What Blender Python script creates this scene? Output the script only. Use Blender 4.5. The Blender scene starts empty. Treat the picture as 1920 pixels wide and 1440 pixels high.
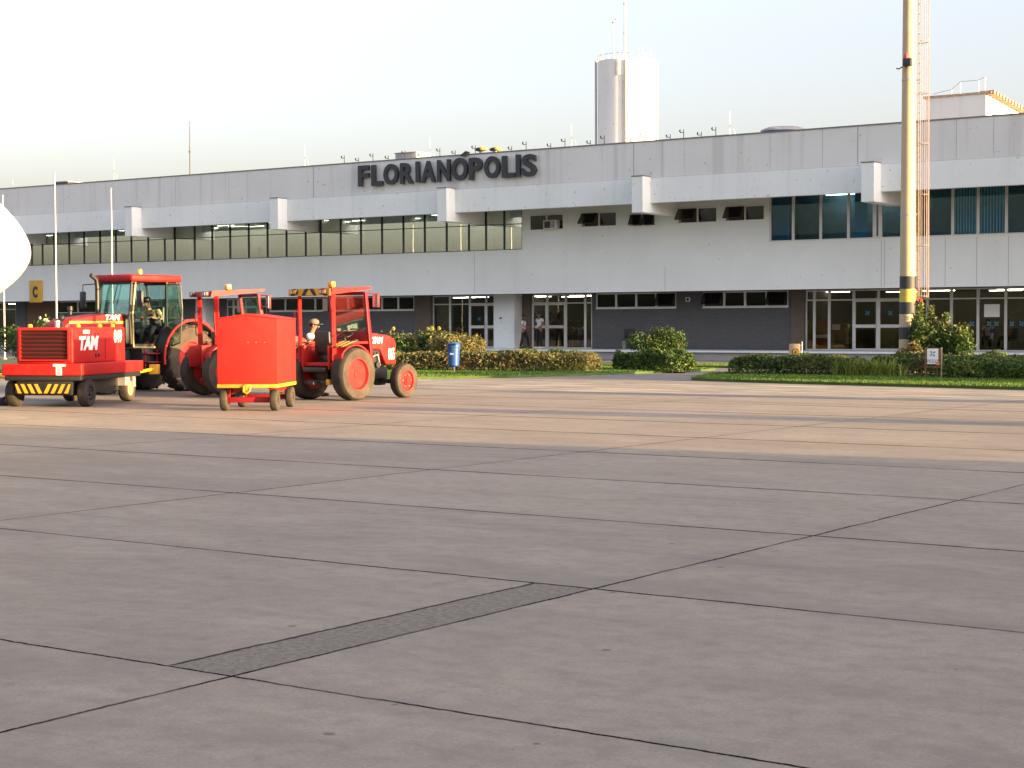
import bpy, bmesh, math, random
import numpy as np
from mathutils import Vector, Matrix
R_ = math.radians
random.seed(7)
SC = bpy.context.scene
COL = SC.collection

# ------------------------------------------------------------------ camera
CAM_H = 1.6
YAW, PITCH, ROLL, FPX = R_(34.9148), R_(2.0248), R_(-0.1868), 3202.6
_F = np.array([-math.sin(YAW)*math.cos(PITCH), math.cos(YAW)*math.cos(PITCH), -math.sin(PITCH)])
_R0 = np.array([math.cos(YAW), math.sin(YAW), 0.0]); _U0 = np.cross(_R0, _F)
_R = _R0*math.cos(ROLL) + _U0*math.sin(ROLL); _U = np.cross(_R, _F)
_C = np.array([0, 0, CAM_H])
cd = bpy.data.cameras.new('camera'); cam = bpy.data.objects.new('camera', cd); COL.objects.link(cam)
cam.matrix_world = Matrix(((_R[0], _U[0], -_F[0], 0), (_R[1], _U[1], -_F[1], 0), (_R[2], _U[2], -_F[2], CAM_H), (0, 0, 0, 1)))
cd.sensor_width = 36; cd.lens = 36*FPX/1920; cd.clip_end = 6000; cd.clip_start = 0.1
SC.camera = cam

# ------------------------------------------------------------------ light
SUN_AZ, SUN_EL = R_(5.9), R_(6.5)          # azimuth anticlockwise from +X
w = bpy.data.worlds.new('World'); SC.world = w; w.use_nodes = True
nt = w.node_tree; bg = nt.nodes['Background']
sky = nt.nodes.new('ShaderNodeTexSky'); sky.sky_type = 'NISHITA'; sky.sun_disc = False
sky.sun_elevation = SUN_EL; sky.sun_rotation = R_(90) - SUN_AZ
sky.air_density = 1.0; sky.dust_density = 4.3; sky.ozone_density = 1.4
hs = nt.nodes.new('ShaderNodeHueSaturation'); hs.inputs['Saturation'].default_value = 0.52     # thin haze greys the sky
tn = nt.nodes.new('ShaderNodeMixRGB'); tn.blend_type = 'MULTIPLY'; tn.inputs[0].default_value = 1.0; tn.inputs[2].default_value = (1.03, 0.975, 1.04, 1)
nt.links.new(sky.outputs[0], hs.inputs['Color']); nt.links.new(hs.outputs[0], tn.inputs[1]); nt.links.new(tn.outputs[0], bg.inputs[0]); bg.inputs[1].default_value = 0.15
sl = bpy.data.lights.new('sun', 'SUN'); sl.energy = 4.1; sl.angle = R_(0.5); sl.color = (1.0, 0.68, 0.30)
so = bpy.data.objects.new('sun', sl); COL.objects.link(so)
so.rotation_euler = Vector((-math.cos(SUN_AZ)*math.cos(SUN_EL), -math.sin(SUN_AZ)*math.cos(SUN_EL), -math.sin(SUN_EL))).to_track_quat('-Z', 'Y').to_euler()
so.location = (60, 20, 40)
SC.view_settings.view_transform = 'Standard'; SC.view_settings.look = 'None'
SC.view_settings.exposure = 2.22; SC.view_settings.gamma = 1.0

# photo pixel -> point on a real plane (used to measure positions)
def ray(x, y): return _F*FPX + _R*(x-960) - _U*(y-720)
def onY(x, y, Y): d = ray(x, y); return _C + d*(Y/d[1])
def onZ(x, y, z=0.0): d = ray(x, y); return _C + d*((z-CAM_H)/d[2])
def PX(x, Y, y=600): return float(onY(x, y, Y)[0])
def PZ(x, y, Y): return float(onY(x, y, Y)[2])

# ------------------------------------------------------------------ materials
class NT:
    def __init__(s, name):
        s.m = bpy.data.materials.new(name); s.m.use_nodes = True; s.t = s.m.node_tree
        s.b = s.t.nodes['Principled BSDF']; s.out = s.t.nodes['Material Output']
    def n(s, k): return s.t.nodes.new(k)
    def l(s, a, b): s.t.links.new(a, b)
    def put(s, sock, v):
        if hasattr(v, 'is_output'): s.l(v, sock)
        else: sock.default_value = v
    def math(s, op, a, b=0.0, c=0.0, clamp=False):
        n = s.n('ShaderNodeMath'); n.operation = op; n.use_clamp = clamp
        for i, v in enumerate((a, b, c)): s.put(n.inputs[i], v)
        return n.outputs[0]
    def mix(s, f, a, b, mode='MIX'):
        n = s.n('ShaderNodeMixRGB'); n.blend_type = mode
        s.put(n.inputs[0], f)
        for i, v in ((1, a), (2, b)):
            if hasattr(v, 'is_output'): s.l(v, n.inputs[i])
            else: n.inputs[i].default_value = (v[0], v[1], v[2], 1)
        return n.outputs[0]
    def coord(s, k='Object'): return s.n('ShaderNodeTexCoord').outputs[k]
    def pos(s): return s.n('ShaderNodeNewGeometry').outputs['Position']
    def scale(s, v, sc):
        n = s.n('ShaderNodeMapping'); s.l(v, n.inputs[0]); n.inputs['Scale'].default_value = sc; return n.outputs[0]
    def noise(s, v, sc, det=4.0, rough=0.55):
        n = s.n('ShaderNodeTexNoise'); s.l(v, n.inputs['Vector']); n.inputs['Scale'].default_value = sc
        n.inputs['Detail'].default_value = det; n.inputs['Roughness'].default_value = rough; return n.outputs[0]
    def ramp(s, f, a, b):
        n = s.n('ShaderNodeMapRange'); s.l(f, n.inputs[0]); s.put(n.inputs[1], a); s.put(n.inputs[2], b); return n.outputs[0]
    def sep(s, v):
        n = s.n('ShaderNodeSeparateXYZ'); s.l(v, n.inputs[0]); return n.outputs
    def bump(s, h, st=0.2, d=0.02):
        n = s.n('ShaderNodeBump'); s.l(h, n.inputs['Height']); n.inputs['Strength'].default_value = st; n.inputs['Distance'].default_value = d
        s.l(n.outputs[0], s.b.inputs['Normal'])

def mat(name, col, rough=0.6, metal=0.0, var=0.12, sc=3.0, bump=0.0, dirt=None, coat=0.0, spec=None, stretch=(1, 1, 1)):
    t = NT(name); v = t.scale(t.coord(), stretch)
    n1 = t.noise(v, sc, 5)
    lo = [c*(1-var) for c in col]; hi = [min(1, c*(1+var)) for c in col]
    c = t.mix(t.ramp(n1, 0.3, 0.7), lo, hi)
    if dirt:
        n2 = t.noise(v, sc*2.7, 8, 0.65); c = t.mix(t.math('MULTIPLY', t.ramp(n2, 0.5, 0.75), dirt[1], clamp=True), c, dirt[0])
    t.l(c, t.b.inputs['Base Color'])
    t.l(t.math('ADD', rough-0.08, t.math('MULTIPLY', n1, 0.16)), t.b.inputs['Roughness']); t.b.inputs['Metallic'].default_value = metal
    if coat: t.b.inputs['Coat Weight'].default_value = coat; t.b.inputs['Coat Roughness'].default_value = 0.15
    if spec is not None: t.b.inputs['Specular IOR Level'].default_value = spec
    if bump: t.bump(t.noise(v, sc*12, 4), bump, 0.01)
    return t.m

def emis(name, col, st):
    t = NT(name); t.b.inputs['Base Color'].default_value = (*col, 1); t.b.inputs['Emission Color'].default_value = (*col, 1)
    t.b.inputs['Emission Strength'].default_value = st; return t.m

def glass(name, refl, tint, rough=0.0, fres=0.22):
    t = NT(name); tr = t.n('ShaderNodeBsdfTransparent'); tr.inputs[0].default_value = (*tint, 1)
    gl = t.n('ShaderNodeBsdfGlossy'); gl.inputs[0].default_value = (0.90, 0.95, 0.88, 1); gl.inputs[1].default_value = rough
    mx = t.n('ShaderNodeMixShader'); fr = t.n('ShaderNodeLayerWeight'); fr.inputs[0].default_value = 0.35
    f = t.math('ADD', refl, t.math('MULTIPLY', fr.outputs['Fresnel'], fres), clamp=True)
    n = t.noise(t.scale(t.coord(), (1, 1, 1)), 0.8, 2)
    nb = t.n('ShaderNodeBump'); nb.inputs['Strength'].default_value = 0.012; nb.inputs['Distance'].default_value = 0.05; t.l(n, nb.inputs['Height']); t.l(nb.outputs[0], gl.inputs['Normal'])
    t.l(f, mx.inputs[0]); t.l(tr.outputs[0], mx.inputs[1]); t.l(gl.outputs[0], mx.inputs[2]); t.l(mx.outputs[0], t.out.inputs[0])
    return t.m

M = {}
def wall_paint(name, col, streak):
    t = NT(name); p = t.pos(); n1 = t.noise(p, 0.35, 5); 
    st = t.noise(t.scale(p, (2.2, 2.2, 0.07)), 1.0, 6, 0.6)
    c = t.mix(t.ramp(n1, 0.3, 0.7), [k*0.94 for k in col], [min(1, k*1.04) for k in col])
    c = t.mix(t.math('MULTIPLY', t.ramp(st, 0.52, 0.75), streak, clamp=True), c, (col[0]*0.62, col[1]*0.62, col[2]*0.60))
    sp = t.noise(p, 5.0, 2); c = t.mix(t.math('MULTIPLY', t.ramp(sp, 0.69, 0.73), 0.40, clamp=True), c, (0.2, 0.19, 0.18))
    t.l(c, t.b.inputs['Base Color']); t.b.inputs['Roughness'].default_value = 0.75
    t.bump(t.noise(p, 14, 4), 0.06, 0.01); return t.m
M['parapet'] = wall_paint('parapet_paint', (0.68, 0.69, 0.69), 0.65)
M['fascia'] = wall_paint('fascia_paint', (0.77, 0.81, 0.82), 0.30)
M['band'] = wall_paint('band_paint', (0.76, 0.80, 0.80), 0.12)
M['white_wall'] = wall_paint('white_wall_paint', (0.74, 0.73, 0.70), 0.35)
M['joint'] = mat('panel_joint', (0.20, 0.20, 0.20), 0.9)
M['flash'] = mat('flashing', (0.17, 0.17, 0.17), 0.6)
M['conc'] = mat('grey_concrete', (0.34, 0.335, 0.33), 0.85, sc=1.2, var=0.15, bump=0.1)
M['soffit'] = mat('soffit_shaded', (0.16, 0.16, 0.165), 0.8)  # shade under the overhangs is put into this dark colour
def brick():
    t = NT('dark_brick'); p = t.pos(); s = t.sep(p)
    cb = t.n('ShaderNodeCombineXYZ'); t.l(t.math('ADD', s[0], s[1]), cb.inputs[0]); t.l(s[2], cb.inputs[1])
    b = t.n('ShaderNodeTexBrick'); t.l(cb.outputs[0], b.inputs['Vector']); b.inputs['Scale'].default_value = 1.0
    b.inputs['Color1'].default_value = (0.105, 0.105, 0.115, 1); b.inputs['Color2'].default_value = (0.13, 0.125, 0.13, 1); b.inputs['Mortar'].default_value = (0.07, 0.07, 0.075, 1)
    b.inputs['Brick Width'].default_value = 0.24; b.inputs['Row Height'].default_value = 0.085; b.inputs['Mortar Size'].default_value = 0.012
    n = t.noise(p, 1.1, 5); c = t.mix(t.ramp(n, 0.3, 0.75), b.outputs[0], (0.085, 0.085, 0.09)); 
    c = t.mix(0.45, c, b.outputs[0]); t.l(c, t.b.inputs['Base Color']); t.b.inputs['Roughness'].default_value = 0.7
    inv = t.math('SUBTRACT', 1.0, b.outputs['Fac']); t.bump(inv, 0.5, 0.012); return t.m
M['brick'] = brick()
M['alu'] = mat('aluminium_frame', (0.62, 0.60, 0.58), 0.45, 0.3, 0.06)
M['blackframe'] = mat('black_frame', (0.015, 0.015, 0.016), 0.4)
M['dark'] = mat('dark_metal', (0.022, 0.021, 0.022), 0.5)
M['black'] = mat('black_plastic', (0.012, 0.012, 0.013), 0.45)
M['letter'] = mat('letter_grey', (0.034, 0.035, 0.040), 0.45, 0.2)
M['glass_up'] = glass('upper_glass', 0.52, (0.80, 0.84, 0.76))
M['glass_gr'] = glass('ground_glass', 0.05, (0.72, 0.70, 0.66), fres=0.12)
M['glass_sm'] = glass('small_glass', 0.03, (0.45, 0.45, 0.44), fres=0.08)
M['glass_cab'] = glass('cab_glass', 0.06, (0.70, 0.88, 0.86), fres=0.15)
M['glass_cl'] = glass('clear_glass', 0.08, (0.82, 0.84, 0.84))
M['int_wall'] = mat('interior_wall', (0.30, 0.27, 0.22), 0.8)
M['int_pale'] = mat('upper_room_wall', (0.62, 0.63, 0.58), 0.8)
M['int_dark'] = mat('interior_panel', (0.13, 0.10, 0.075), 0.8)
M['int_floor'] = mat('interior_floor', (0.20, 0.18, 0.16), 0.35)
M['int_ceil'] = mat('interior_ceiling', (0.42, 0.42, 0.38), 0.8)
M['tube'] = emis('fluorescent_tube', (1.0, 0.97, 0.86), 6.5)
M['red'] = mat('red_paint', (0.42, 0.013, 0.011), 0.55, 0.0, 0.10, 2.0, spec=0.3, dirt=((0.20, 0.05, 0.04), 0.5))
M['redbox'] = mat('red_box_paint', (0.50, 0.018, 0.012), 0.6, 0.0, 0.05, 1.3, spec=0.3, dirt=((0.26, 0.035, 0.028), 0.4))
M['reddark'] = mat('maroon_paint', (0.26, 0.012, 0.018), 0.5, 0.0, 0.12, 3.0, spec=0.3)
M['yellow'] = mat('yellow_paint', (0.62, 0.32, 0.02), 0.5, dirt=((0.2, 0.12, 0.03), 0.4))
M['amber'] = mat('amber_lens', (0.75, 0.30, 0.02), 0.2, coat=0.6)
def rubber(name, col, dirt):
    t = NT(name); v = t.coord(); n = t.noise(v, 4, 5)
    c = t.mix(t.ramp(n, 0.35, 0.7), col, dirt); t.l(c, t.b.inputs['Base Color']); t.b.inputs['Roughness'].default_value = 0.85
    t.bump(t.noise(v, 60, 2), 0.15, 0.005); return t.m
M['tyre'] = rubber('tyre_rubber', (0.020, 0.018, 0.017), (0.055, 0.042, 0.032))
M['tyre_brown'] = rubber('brown_tyre_rubber', (0.038, 0.028, 0.020), (0.078, 0.056, 0.037))  # brown copy for sidewalls, their sunlit tone put into the colour
M['white'] = mat('white_paint', (0.78, 0.77, 0.75), 0.45, var=0.04)
M['cream'] = mat('cream_decal', (0.80, 0.74, 0.58), 0.5, var=0.05)
M['steel'] = mat('steel', (0.40, 0.38, 0.36), 0.5, 0.4)
M['gold'] = mat('sunlit_trim', (0.55, 0.40, 0.16), 0.35, 0.5)  # golden sunlight on door edge and hubs put into the colour
M['mirror'] = mat('mirror_glass', (0.55, 0.54, 0.52), 0.08, 0.6, var=0.03)
M['blue'] = mat('blue_plastic', (0.018, 0.075, 0.26), 0.4, var=0.1, dirt=((0.03, 0.07, 0.16), 0.3))
M['bluesign'] = mat('blue_print', (0.03, 0.14, 0.42), 0.5)
M['orange'] = mat('orange_print', (0.7, 0.22, 0.04), 0.5)
M['wood'] = mat('wood', (0.16, 0.09, 0.045), 0.7, sc=6, stretch=(1, 1, 0.15))
M['woodlight'] = mat('light_wood', (0.38, 0.29, 0.17), 0.6, sc=5, stretch=(1, 1, 0.2))
M['signyellow'] = mat('sign_yellow', (0.66, 0.38, 0.045), 0.6)
M['mast'] = mat('mast_paint', (0.46, 0.365, 0.235), 0.6, var=0.06, dirt=((0.35, 0.3, 0.2), 0.2))
M['mastblack'] = mat('mast_black', (0.03, 0.032, 0.036), 0.6)
M['mastyellow'] = mat('mast_yellow', (0.52, 0.40, 0.07), 0.6)
M['rust'] = mat('rusty_steel', (0.27, 0.20, 0.17), 0.65, 0.2, 0.3, 8)
M['tile'] = mat('roof_tile', (0.45, 0.30, 0.20), 0.85, sc=5, var=0.25)
M['skin_a'] = mat('skin_brown', (0.20, 0.10, 0.065), 0.55); M['skin_b'] = mat('skin_tan', (0.30, 0.15, 0.095), 0.55)
M['hair'] = mat('dark_hair', (0.012, 0.009, 0.008), 0.5)
M['shirt_white'] = mat('white_cotton', (0.62, 0.60, 0.60), 0.9, sc=12, bump=0.2)
M['shirt_beige'] = mat('beige_cotton', (0.33, 0.26, 0.13), 0.9, sc=12, bump=0.2)
M['shirt_blue'] = mat('blue_cotton', (0.04, 0.06, 0.15), 0.9, sc=12, bump=0.2)
M['vest'] = mat('dark_vest', (0.05, 0.035, 0.03), 0.9)
M['trouser'] = mat('dark_trousers', (0.012, 0.010, 0.012), 0.9)
M['cap'] = mat('cap_cloth', (0.20, 0.15, 0.12), 0.9)
M['aircraft'] = mat('aircraft_white', (0.80, 0.79, 0.76), 0.3, var=0.03, coat=0.3)
M['curtain'] = mat('blue_curtain', (0.20, 0.36, 0.50), 0.9, sc=4, stretch=(4, 4, 0.05))
M['blind'] = mat('blind_slat', (0.80, 0.76, 0.78), 0.8)
M['redcounter'] = mat('red_counter', (0.30, 0.03, 0.04), 0.5)
M['soil'] = mat('soil', (0.07, 0.05, 0.035), 0.95, sc=6, var=0.3)

# ------------------------------------------------------------------ mesh builder
class MB:
    def __init__(s): s.v = []; s.f = []; s.mi = []; s.m = Matrix(); s.cur = 0
    def add(s, vs, fs, mi=None):
        o = len(s.v); s.v += [tuple(s.m @ Vector(v)) for v in vs]; s.f += [tuple(i+o for i in f) for f in fs]
        s.mi += [s.cur if mi is None else mi]*len(fs); return s
    def hexa(s, p):  # 8 points: bottom 4 ccw, top 4 ccw
        return s.add(p, [(3, 2, 1, 0), (4, 5, 6, 7), (0, 1, 5, 4), (1, 2, 6, 5), (2, 3, 7, 6), (3, 0, 4, 7)])
    def box(s, x0, x1, y0, y1, z0, z1):
        return s.hexa([(x0, y0, z0), (x1, y0, z0), (x1, y1, z0), (x0, y1, z0), (x0, y0, z1), (x1, y0, z1), (x1, y1, z1), (x0, y1, z1)])
    def bbox(s, x0, x1, y0, y1, z0, z1, bev=0.02, seg=2):
        b = bmesh.new(); bmesh.ops.create_cube(b, size=1)
        for v in b.verts: v.co = Vector(((x0+x1)/2+v.co.x*(x1-x0), (y0+y1)/2+v.co.y*(y1-y0), (z0+z1)/2+v.co.z*(z1-z0)))
        bmesh.ops.bevel(b, geom=b.edges[:], offset=bev, segments=seg, affect='EDGES', profile=0.5); return s.bm(b)
    def bm(s, b):
        b.verts.index_update(); s.add([v.co[:] for v in b.verts], [[v.index for v in f.verts] for f in b.faces]); b.free(); return s
    def prism(s, poly, a, b, axis='x', bev=0.0):
        # poly in the other two axes (y,z)|(x,z)|(x,y), extruded a..b along axis
        def P(u, v, t): return {'x': (t, u, v), 'y': (u, t, v), 'z': (u, v, t)}[axis]
        n = len(poly); vs = [P(u, v, a) for u, v in poly]+[P(u, v, b) for u, v in poly]
        fs = [tuple(range(n))[::-1], tuple(range(n, 2*n))]+[(i, (i+1) % n, n+(i+1) % n, n+i) for i in range(n)]
        bb = bmesh.new(); bv = [bb.verts.new(v) for v in vs]
        for f in fs: bb.faces.new([bv[i] for i in f])
        bmesh.ops.recalc_face_normals(bb, faces=bb.faces[:])
        if bev: bmesh.ops.bevel(bb, geom=bb.edges[:], offset=bev, segments=2, affect='EDGES', profile=0.5)
        return s.bm(bb)
    def tube(s, pts, r, n=8, cap=True):
        pts = [Vector(p) for p in pts]; rs = r if isinstance(r, (list, tuple)) else [r]*len(pts)
        vs = []; fs = []; prev = None
        for i, p in enumerate(pts):
            d = (pts[min(i+1, len(pts)-1)]-pts[max(i-1, 0)]).normalized()
            u = prev if prev else (Vector((0, 0, 1)) if abs(d.z) < 0.9 else Vector((1, 0, 0)))
            u = (u-d*u.dot(d)).normalized(); prev = u; q = d.cross(u)
            for k in range(n):
                a = 2*math.pi*k/n; vs.append(p+(u*math.cos(a)+q*math.sin(a))*rs[i])
        for i in range(len(pts)-1):
            for k in range(n): fs.append((i*n+k, i*n+(k+1) % n, (i+1)*n+(k+1) % n, (i+1)*n+k))
        if cap: fs.append(tuple(range(n))[::-1]); fs.append(tuple((len(pts)-1)*n+k for k in range(n)))
        return s.add(vs, fs)
    def lathe(s, prof, c=(0, 0, 0), axis='z', n=24, close=False):
        # prof: (radius, along axis)
        def P(r, h, a):
            x, y = r*math.cos(a), r*math.sin(a)
            q = {'z': (x, y, h), 'x': (h, x, y), 'y': (x, h, -y)}[axis]; return (q[0]+c[0], q[1]+c[1], q[2]+c[2])
        vs = [P(r, h, 2*math.pi*k/n) for r, h in prof for k in range(n)]; m = len(prof); fs = []
        for i in range(m if close else m-1):
            j = (i+1) % m
            for k in range(n): fs.append((i*n+k, i*n+(k+1) % n, j*n+(k+1) % n, j*n+k))
        if not close:
            fs.append(tuple(range(n))[::-1]); fs.append(tuple((m-1)*n+k for k in range(n)))
        return s.add(vs, fs)
    def ell(s, c, r, n=12, m=8, rot=None):
        vs = []; fs = []
        for i in range(m+1):
            t = math.pi*i/m
            for k in range(n):
                a = 2*math.pi*k/n; v = Vector((r[0]*math.sin(t)*math.cos(a), r[1]*math.sin(t)*math.sin(a), r[2]*math.cos(t)))
                if rot: v = rot @ v
                vs.append(v+Vector(c))
        for i in range(m):
            for k in range(n): fs.append((i*n+k, (i+1)*n+k, (i+1)*n+(k+1) % n, i*n+(k+1) % n))
        return s.add(vs, fs)
    def build(s, name, mats, parent=None, smooth=35, loc=None, rotz=0.0, **tags):
        me = bpy.data.meshes.new(name); me.from_pydata(s.v, [], s.f)
        mats = mats if isinstance(mats, (list, tuple)) else [mats]
        for m_ in mats: me.materials.append(M[m_] if isinstance(m_, str) else m_)
        me.polygons.foreach_set('material_index', s.mi); me.validate(); me.update()
        b = bmesh.new(); b.from_mesh(me)
        if len(b.verts) < 30000: bmesh.ops.remove_doubles(b, verts=b.verts[:], dist=1e-5); bmesh.ops.recalc_face_normals(b, faces=b.faces[:])
        b.to_mesh(me); b.free()
        if smooth: me.shade_smooth(); me.set_sharp_from_angle(angle=R_(smooth))
        o = bpy.data.objects.new(name, me); COL.objects.link(o)
        if parent: o.parent = parent
        if loc is not None: o.location = loc
        if rotz: o.rotation_euler.z = rotz
        for k, v in tags.items(): o[k] = v
        return o

def thing(name, label, cat, loc=(0, 0, 0), rotz=0.0, group=None):
    o = bpy.data.objects.new(name, None); COL.objects.link(o); o.location = loc; o.rotation_euler.z = rotz
    o.empty_display_size = 0.3; o['label'] = label; o['category'] = cat
    if group: o['group'] = group
    return o
def tag(o, label, cat, group=None):
    o['label'] = label; o['category'] = cat
    if group: o['group'] = group
    return o
def kids(o): return [c for c in bpy.data.objects if c.parent == o]
def dup(o, loc, rotz, label, parent=None):
    c = o.copy(); COL.objects.link(c)
    if parent: c.parent = parent
    else: c.location = loc; c.rotation_euler.z = rotz; c['label'] = label
    for k in kids(o): dup(k, None, None, None, c)
    return c

def text_mb(txt, wid, hei, dep=0.01, bold=0.03, shear=0.0):
    """letters in the x-z plane (front faces -y), lower left at origin, exactly wid x hei"""
    cu = bpy.data.curves.new('t', 'FONT'); cu.body = txt; cu.size = 1; cu.offset = bold; cu.extrude = 0.5; cu.resolution_u = 4
    o = bpy.data.objects.new('t', cu); COL.objects.link(o)
    dg = bpy.context.evaluated_depsgraph_get(); me = o.evaluated_get(dg).to_mesh()
    V = [v.co.copy() for v in me.vertices]; Fc = [tuple(p.vertices) for p in me.polygons]
    o.evaluated_get(dg).to_mesh_clear(); bpy.data.objects.remove(o); bpy.data.curves.remove(cu)
    x0 = min(v.x for v in V); x1 = max(v.x for v in V); y0 = min(v.y for v in V); y1 = max(v.y for v in V)
    mb = MB(); vs = []
    for v in V:
        x = (v.x-x0)/(x1-x0); z = (v.y-y0)/(y1-y0); vs.append((x*wid+shear*z*hei, (-0.5-v.z)*dep+dep*0.5, z*hei))
    mb.add(vs, Fc); return mb
# ================================================================== GROUND
def apron_mat():
    t = NT('apron_concrete'); p = t.pos(); s = t.sep(p)
    wob = t.math('MULTIPLY', t.math('SUBTRACT', t.noise(p, 1.3, 4, 0.7), 0.5), 0.05)
    wob2 = t.math('MULTIPLY', t.math('SUBTRACT', t.noise(p, 14, 3, 0.7), 0.5), 0.022)
    wx = t.math('ADD', t.math('ADD', s[0], wob), wob2); wy = t.math('ADD', t.math('ADD', s[1], wob), wob2)
    def line(v, off, per, wd):
        q = t.math('DIVIDE', t.math('SUBTRACT', v, off), per); fr = t.math('SUBTRACT', q, t.math('FLOOR', t.math('ADD', q, 0.5)))
        d = t.math('MULTIPLY', t.math('ABSOLUTE', fr), per)
        return t.math('SUBTRACT', 1.0, t.ramp(d, t.math('MULTIPLY', wd, 0.55), wd), clamp=True), t.math('FLOOR', q), d
    jx, ix, dx = line(wx, -5.47, 5.97, 0.015); jy, iy, dy = line(wy, 5.60, 3.085, t.math('ADD', 0.005, t.math('MULTIPLY', t.math('MINIMUM', s[1], 26.0), 0.0016)))
    brk = t.math('ADD', 0.62, t.math('MULTIPLY', t.ramp(t.noise(p, 0.6, 3), 0.35, 0.6), 0.6), clamp=True)
    joint = t.math('MULTIPLY', t.math('MAXIMUM', jx, jy), brk)
    halo = t.math('MULTIPLY', t.math('MAXIMUM', t.math('SUBTRACT', 1.0, t.ramp(dx, 0.0, 0.30), clamp=True), t.math('SUBTRACT', 1.0, t.ramp(dy, 0.0, 0.22), clamp=True)), t.ramp(t.noise(p, 2.2, 5), 0.4, 0.75), clamp=True)
    cb = t.n('ShaderNodeCombineXYZ'); t.l(ix, cb.inputs[0]); t.l(iy, cb.inputs[1])
    wn = t.n('ShaderNodeTexWhiteNoise'); wn.noise_dimensions = '2D'; t.l(cb.outputs[0], wn.inputs['Vector'])
    big = t.noise(t.scale(p, (0.35, 0.6, 1)), 1.0, 8, 0.66)
    warp = t.n('ShaderNodeVectorMath'); warp.operation = 'ADD'; nv = t.n('ShaderNodeTexNoise'); nv.inputs['Scale'].default_value = 0.5; t.l(p, nv.inputs['Vector']); t.l(p, warp.inputs[0]); t.l(nv.outputs['Color'], warp.inputs[1])
    brush = t.noise(t.scale(warp.outputs[0], (0.8, 2.2, 1)), 1.0, 8, 0.68)
    fine = t.noise(p, 55, 3, 0.7); mid = t.noise(p, 7, 5, 0.6)
    c = t.mix(t.ramp(big, 0.30, 0.70), (0.256, 0.209, 0.160), (0.366, 0.299, 0.226))
    c = t.mix(t.math('MULTIPLY', wn.outputs[0], 0.42), c, (0.423, 0.354, 0.269))
    c = t.mix(t.math('MULTIPLY', t.ramp(brush, 0.50, 0.68), 0.45, clamp=True), c, (0.462, 0.401, 0.308))
    c = t.mix(t.math('MULTIPLY', t.ramp(brush, 0.48, 0.30), 0.55, clamp=True), c, (0.186, 0.152, 0.116))
    c = t.mix(t.math('MULTIPLY', t.ramp(fine, 0.40, 0.70), 0.45, clamp=True), c, (0.154, 0.125, 0.098))
    c = t.mix(t.math('MULTIPLY', t.ramp(mid, 0.45, 0.72), 0.50, clamp=True), c, (0.194, 0.157, 0.123))
    # tyre rubber streaks along the taxi lane and old wash marks
    st = t.noise(t.scale(p, (0.05, 1.5, 1)), 1.0, 5, 0.6)
    c = t.mix(t.math('MULTIPLY', t.math('MULTIPLY', t.ramp(st, 0.55, 0.68), t.ramp(s[1], 19, 30), clamp=True), 0.5, clamp=True), c, (0.141, 0.113, 0.089))
    # repair strip beside one joint
    inx = t.math('MULTIPLY', t.math('GREATER_THAN', wx, -5.89), t.math('LESS_THAN', wx, -5.47))
    iny = t.math('MULTIPLY', t.math('GREATER_THAN', wy, 5.62), t.math('LESS_THAN', wy, 8.68)); pm = t.math('MULTIPLY', inx, iny)
    pc = t.mix(t.ramp(t.noise(p, 26, 6, 0.75), 0.40, 0.62), (0.109, 0.089, 0.067), (0.269, 0.223, 0.166))
    c = t.mix(t.math('MULTIPLY', pm, 0.82), c, pc)
    pe = t.math('MULTIPLY', t.math('MULTIPLY', t.math('LESS_THAN', t.math('ABSOLUTE', t.math('ADD', wx, 5.89)), 0.014), iny), 0.9)
    # gum and oil spots
    vo = t.n('ShaderNodeTexVoronoi'); vo.voronoi_dimensions = '2D'; vo.inputs['Scale'].default_value = 1.15; vo.inputs['Randomness'].default_value = 1.0; t.l(p, vo.inputs['Vector'])
    vr = t.sep(vo.outputs['Color']); 
    rad = t.math('MULTIPLY', t.math('MAXIMUM', t.math('SUBTRACT', vr[0], 0.55), 0.0), 0.085)
    spot = t.math('LESS_THAN', t.math('ADD', vo.outputs['Distance'], t.math('MULTIPLY', t.noise(p, 30, 3), 0.012)), rad)
    c = t.mix(t.math('MULTIPLY', spot, 0.65), c, (0.096, 0.074, 0.055))
    c = t.mix(t.math('MULTIPLY', halo, 0.45), c, (0.167, 0.138, 0.107))
    c = t.mix(t.math('MAXIMUM', joint, pe), c, (0.018, 0.017, 0.018))
    # scuffs: long thin tyre scrapes and dark drips
    sc1 = t.noise(t.scale(warp.outputs[0], (0.25, 9.0, 1)), 1.0, 3, 0.5)
    c = t.mix(t.math('MULTIPLY', t.math('MULTIPLY', t.ramp(sc1, 0.66, 0.72), t.ramp(t.noise(p, 0.35, 3), 0.5, 0.62), clamp=True), 0.30, clamp=True), c, (0.073, 0.086, 0.086))
    pit = t.noise(p, 38, 2, 0.5); c = t.mix(t.math('MULTIPLY', t.ramp(pit, 0.70, 0.76), 0.55, clamp=True), c, (0.048, 0.057, 0.057))
    # worn white paint near the grass edge
    pn = t.noise(t.scale(p, (0.35, 3.0, 1)), 1.0, 7, 0.7)
    wl = t.math('MULTIPLY', t.math('MULTIPLY', t.math('GREATER_THAN', s[1], 34.0), t.math('LESS_THAN', s[1], 39.8)), t.ramp(pn, 0.50, 0.60), clamp=True)
    c = t.mix(t.math('MULTIPLY', wl, 0.85), c, (0.642, 0.549, 0.412))
    t.l(c, t.b.inputs['Base Color']); t.l(t.math('SUBTRACT', 0.32, t.math('MULTIPLY', t.math('MAXIMUM', joint, pe), 0.32)), t.b.inputs['Specular IOR Level'])
    t.l(t.math('ADD', 0.62, t.math('MULTIPLY', brush, 0.25)), t.b.inputs['Roughness'])
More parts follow.
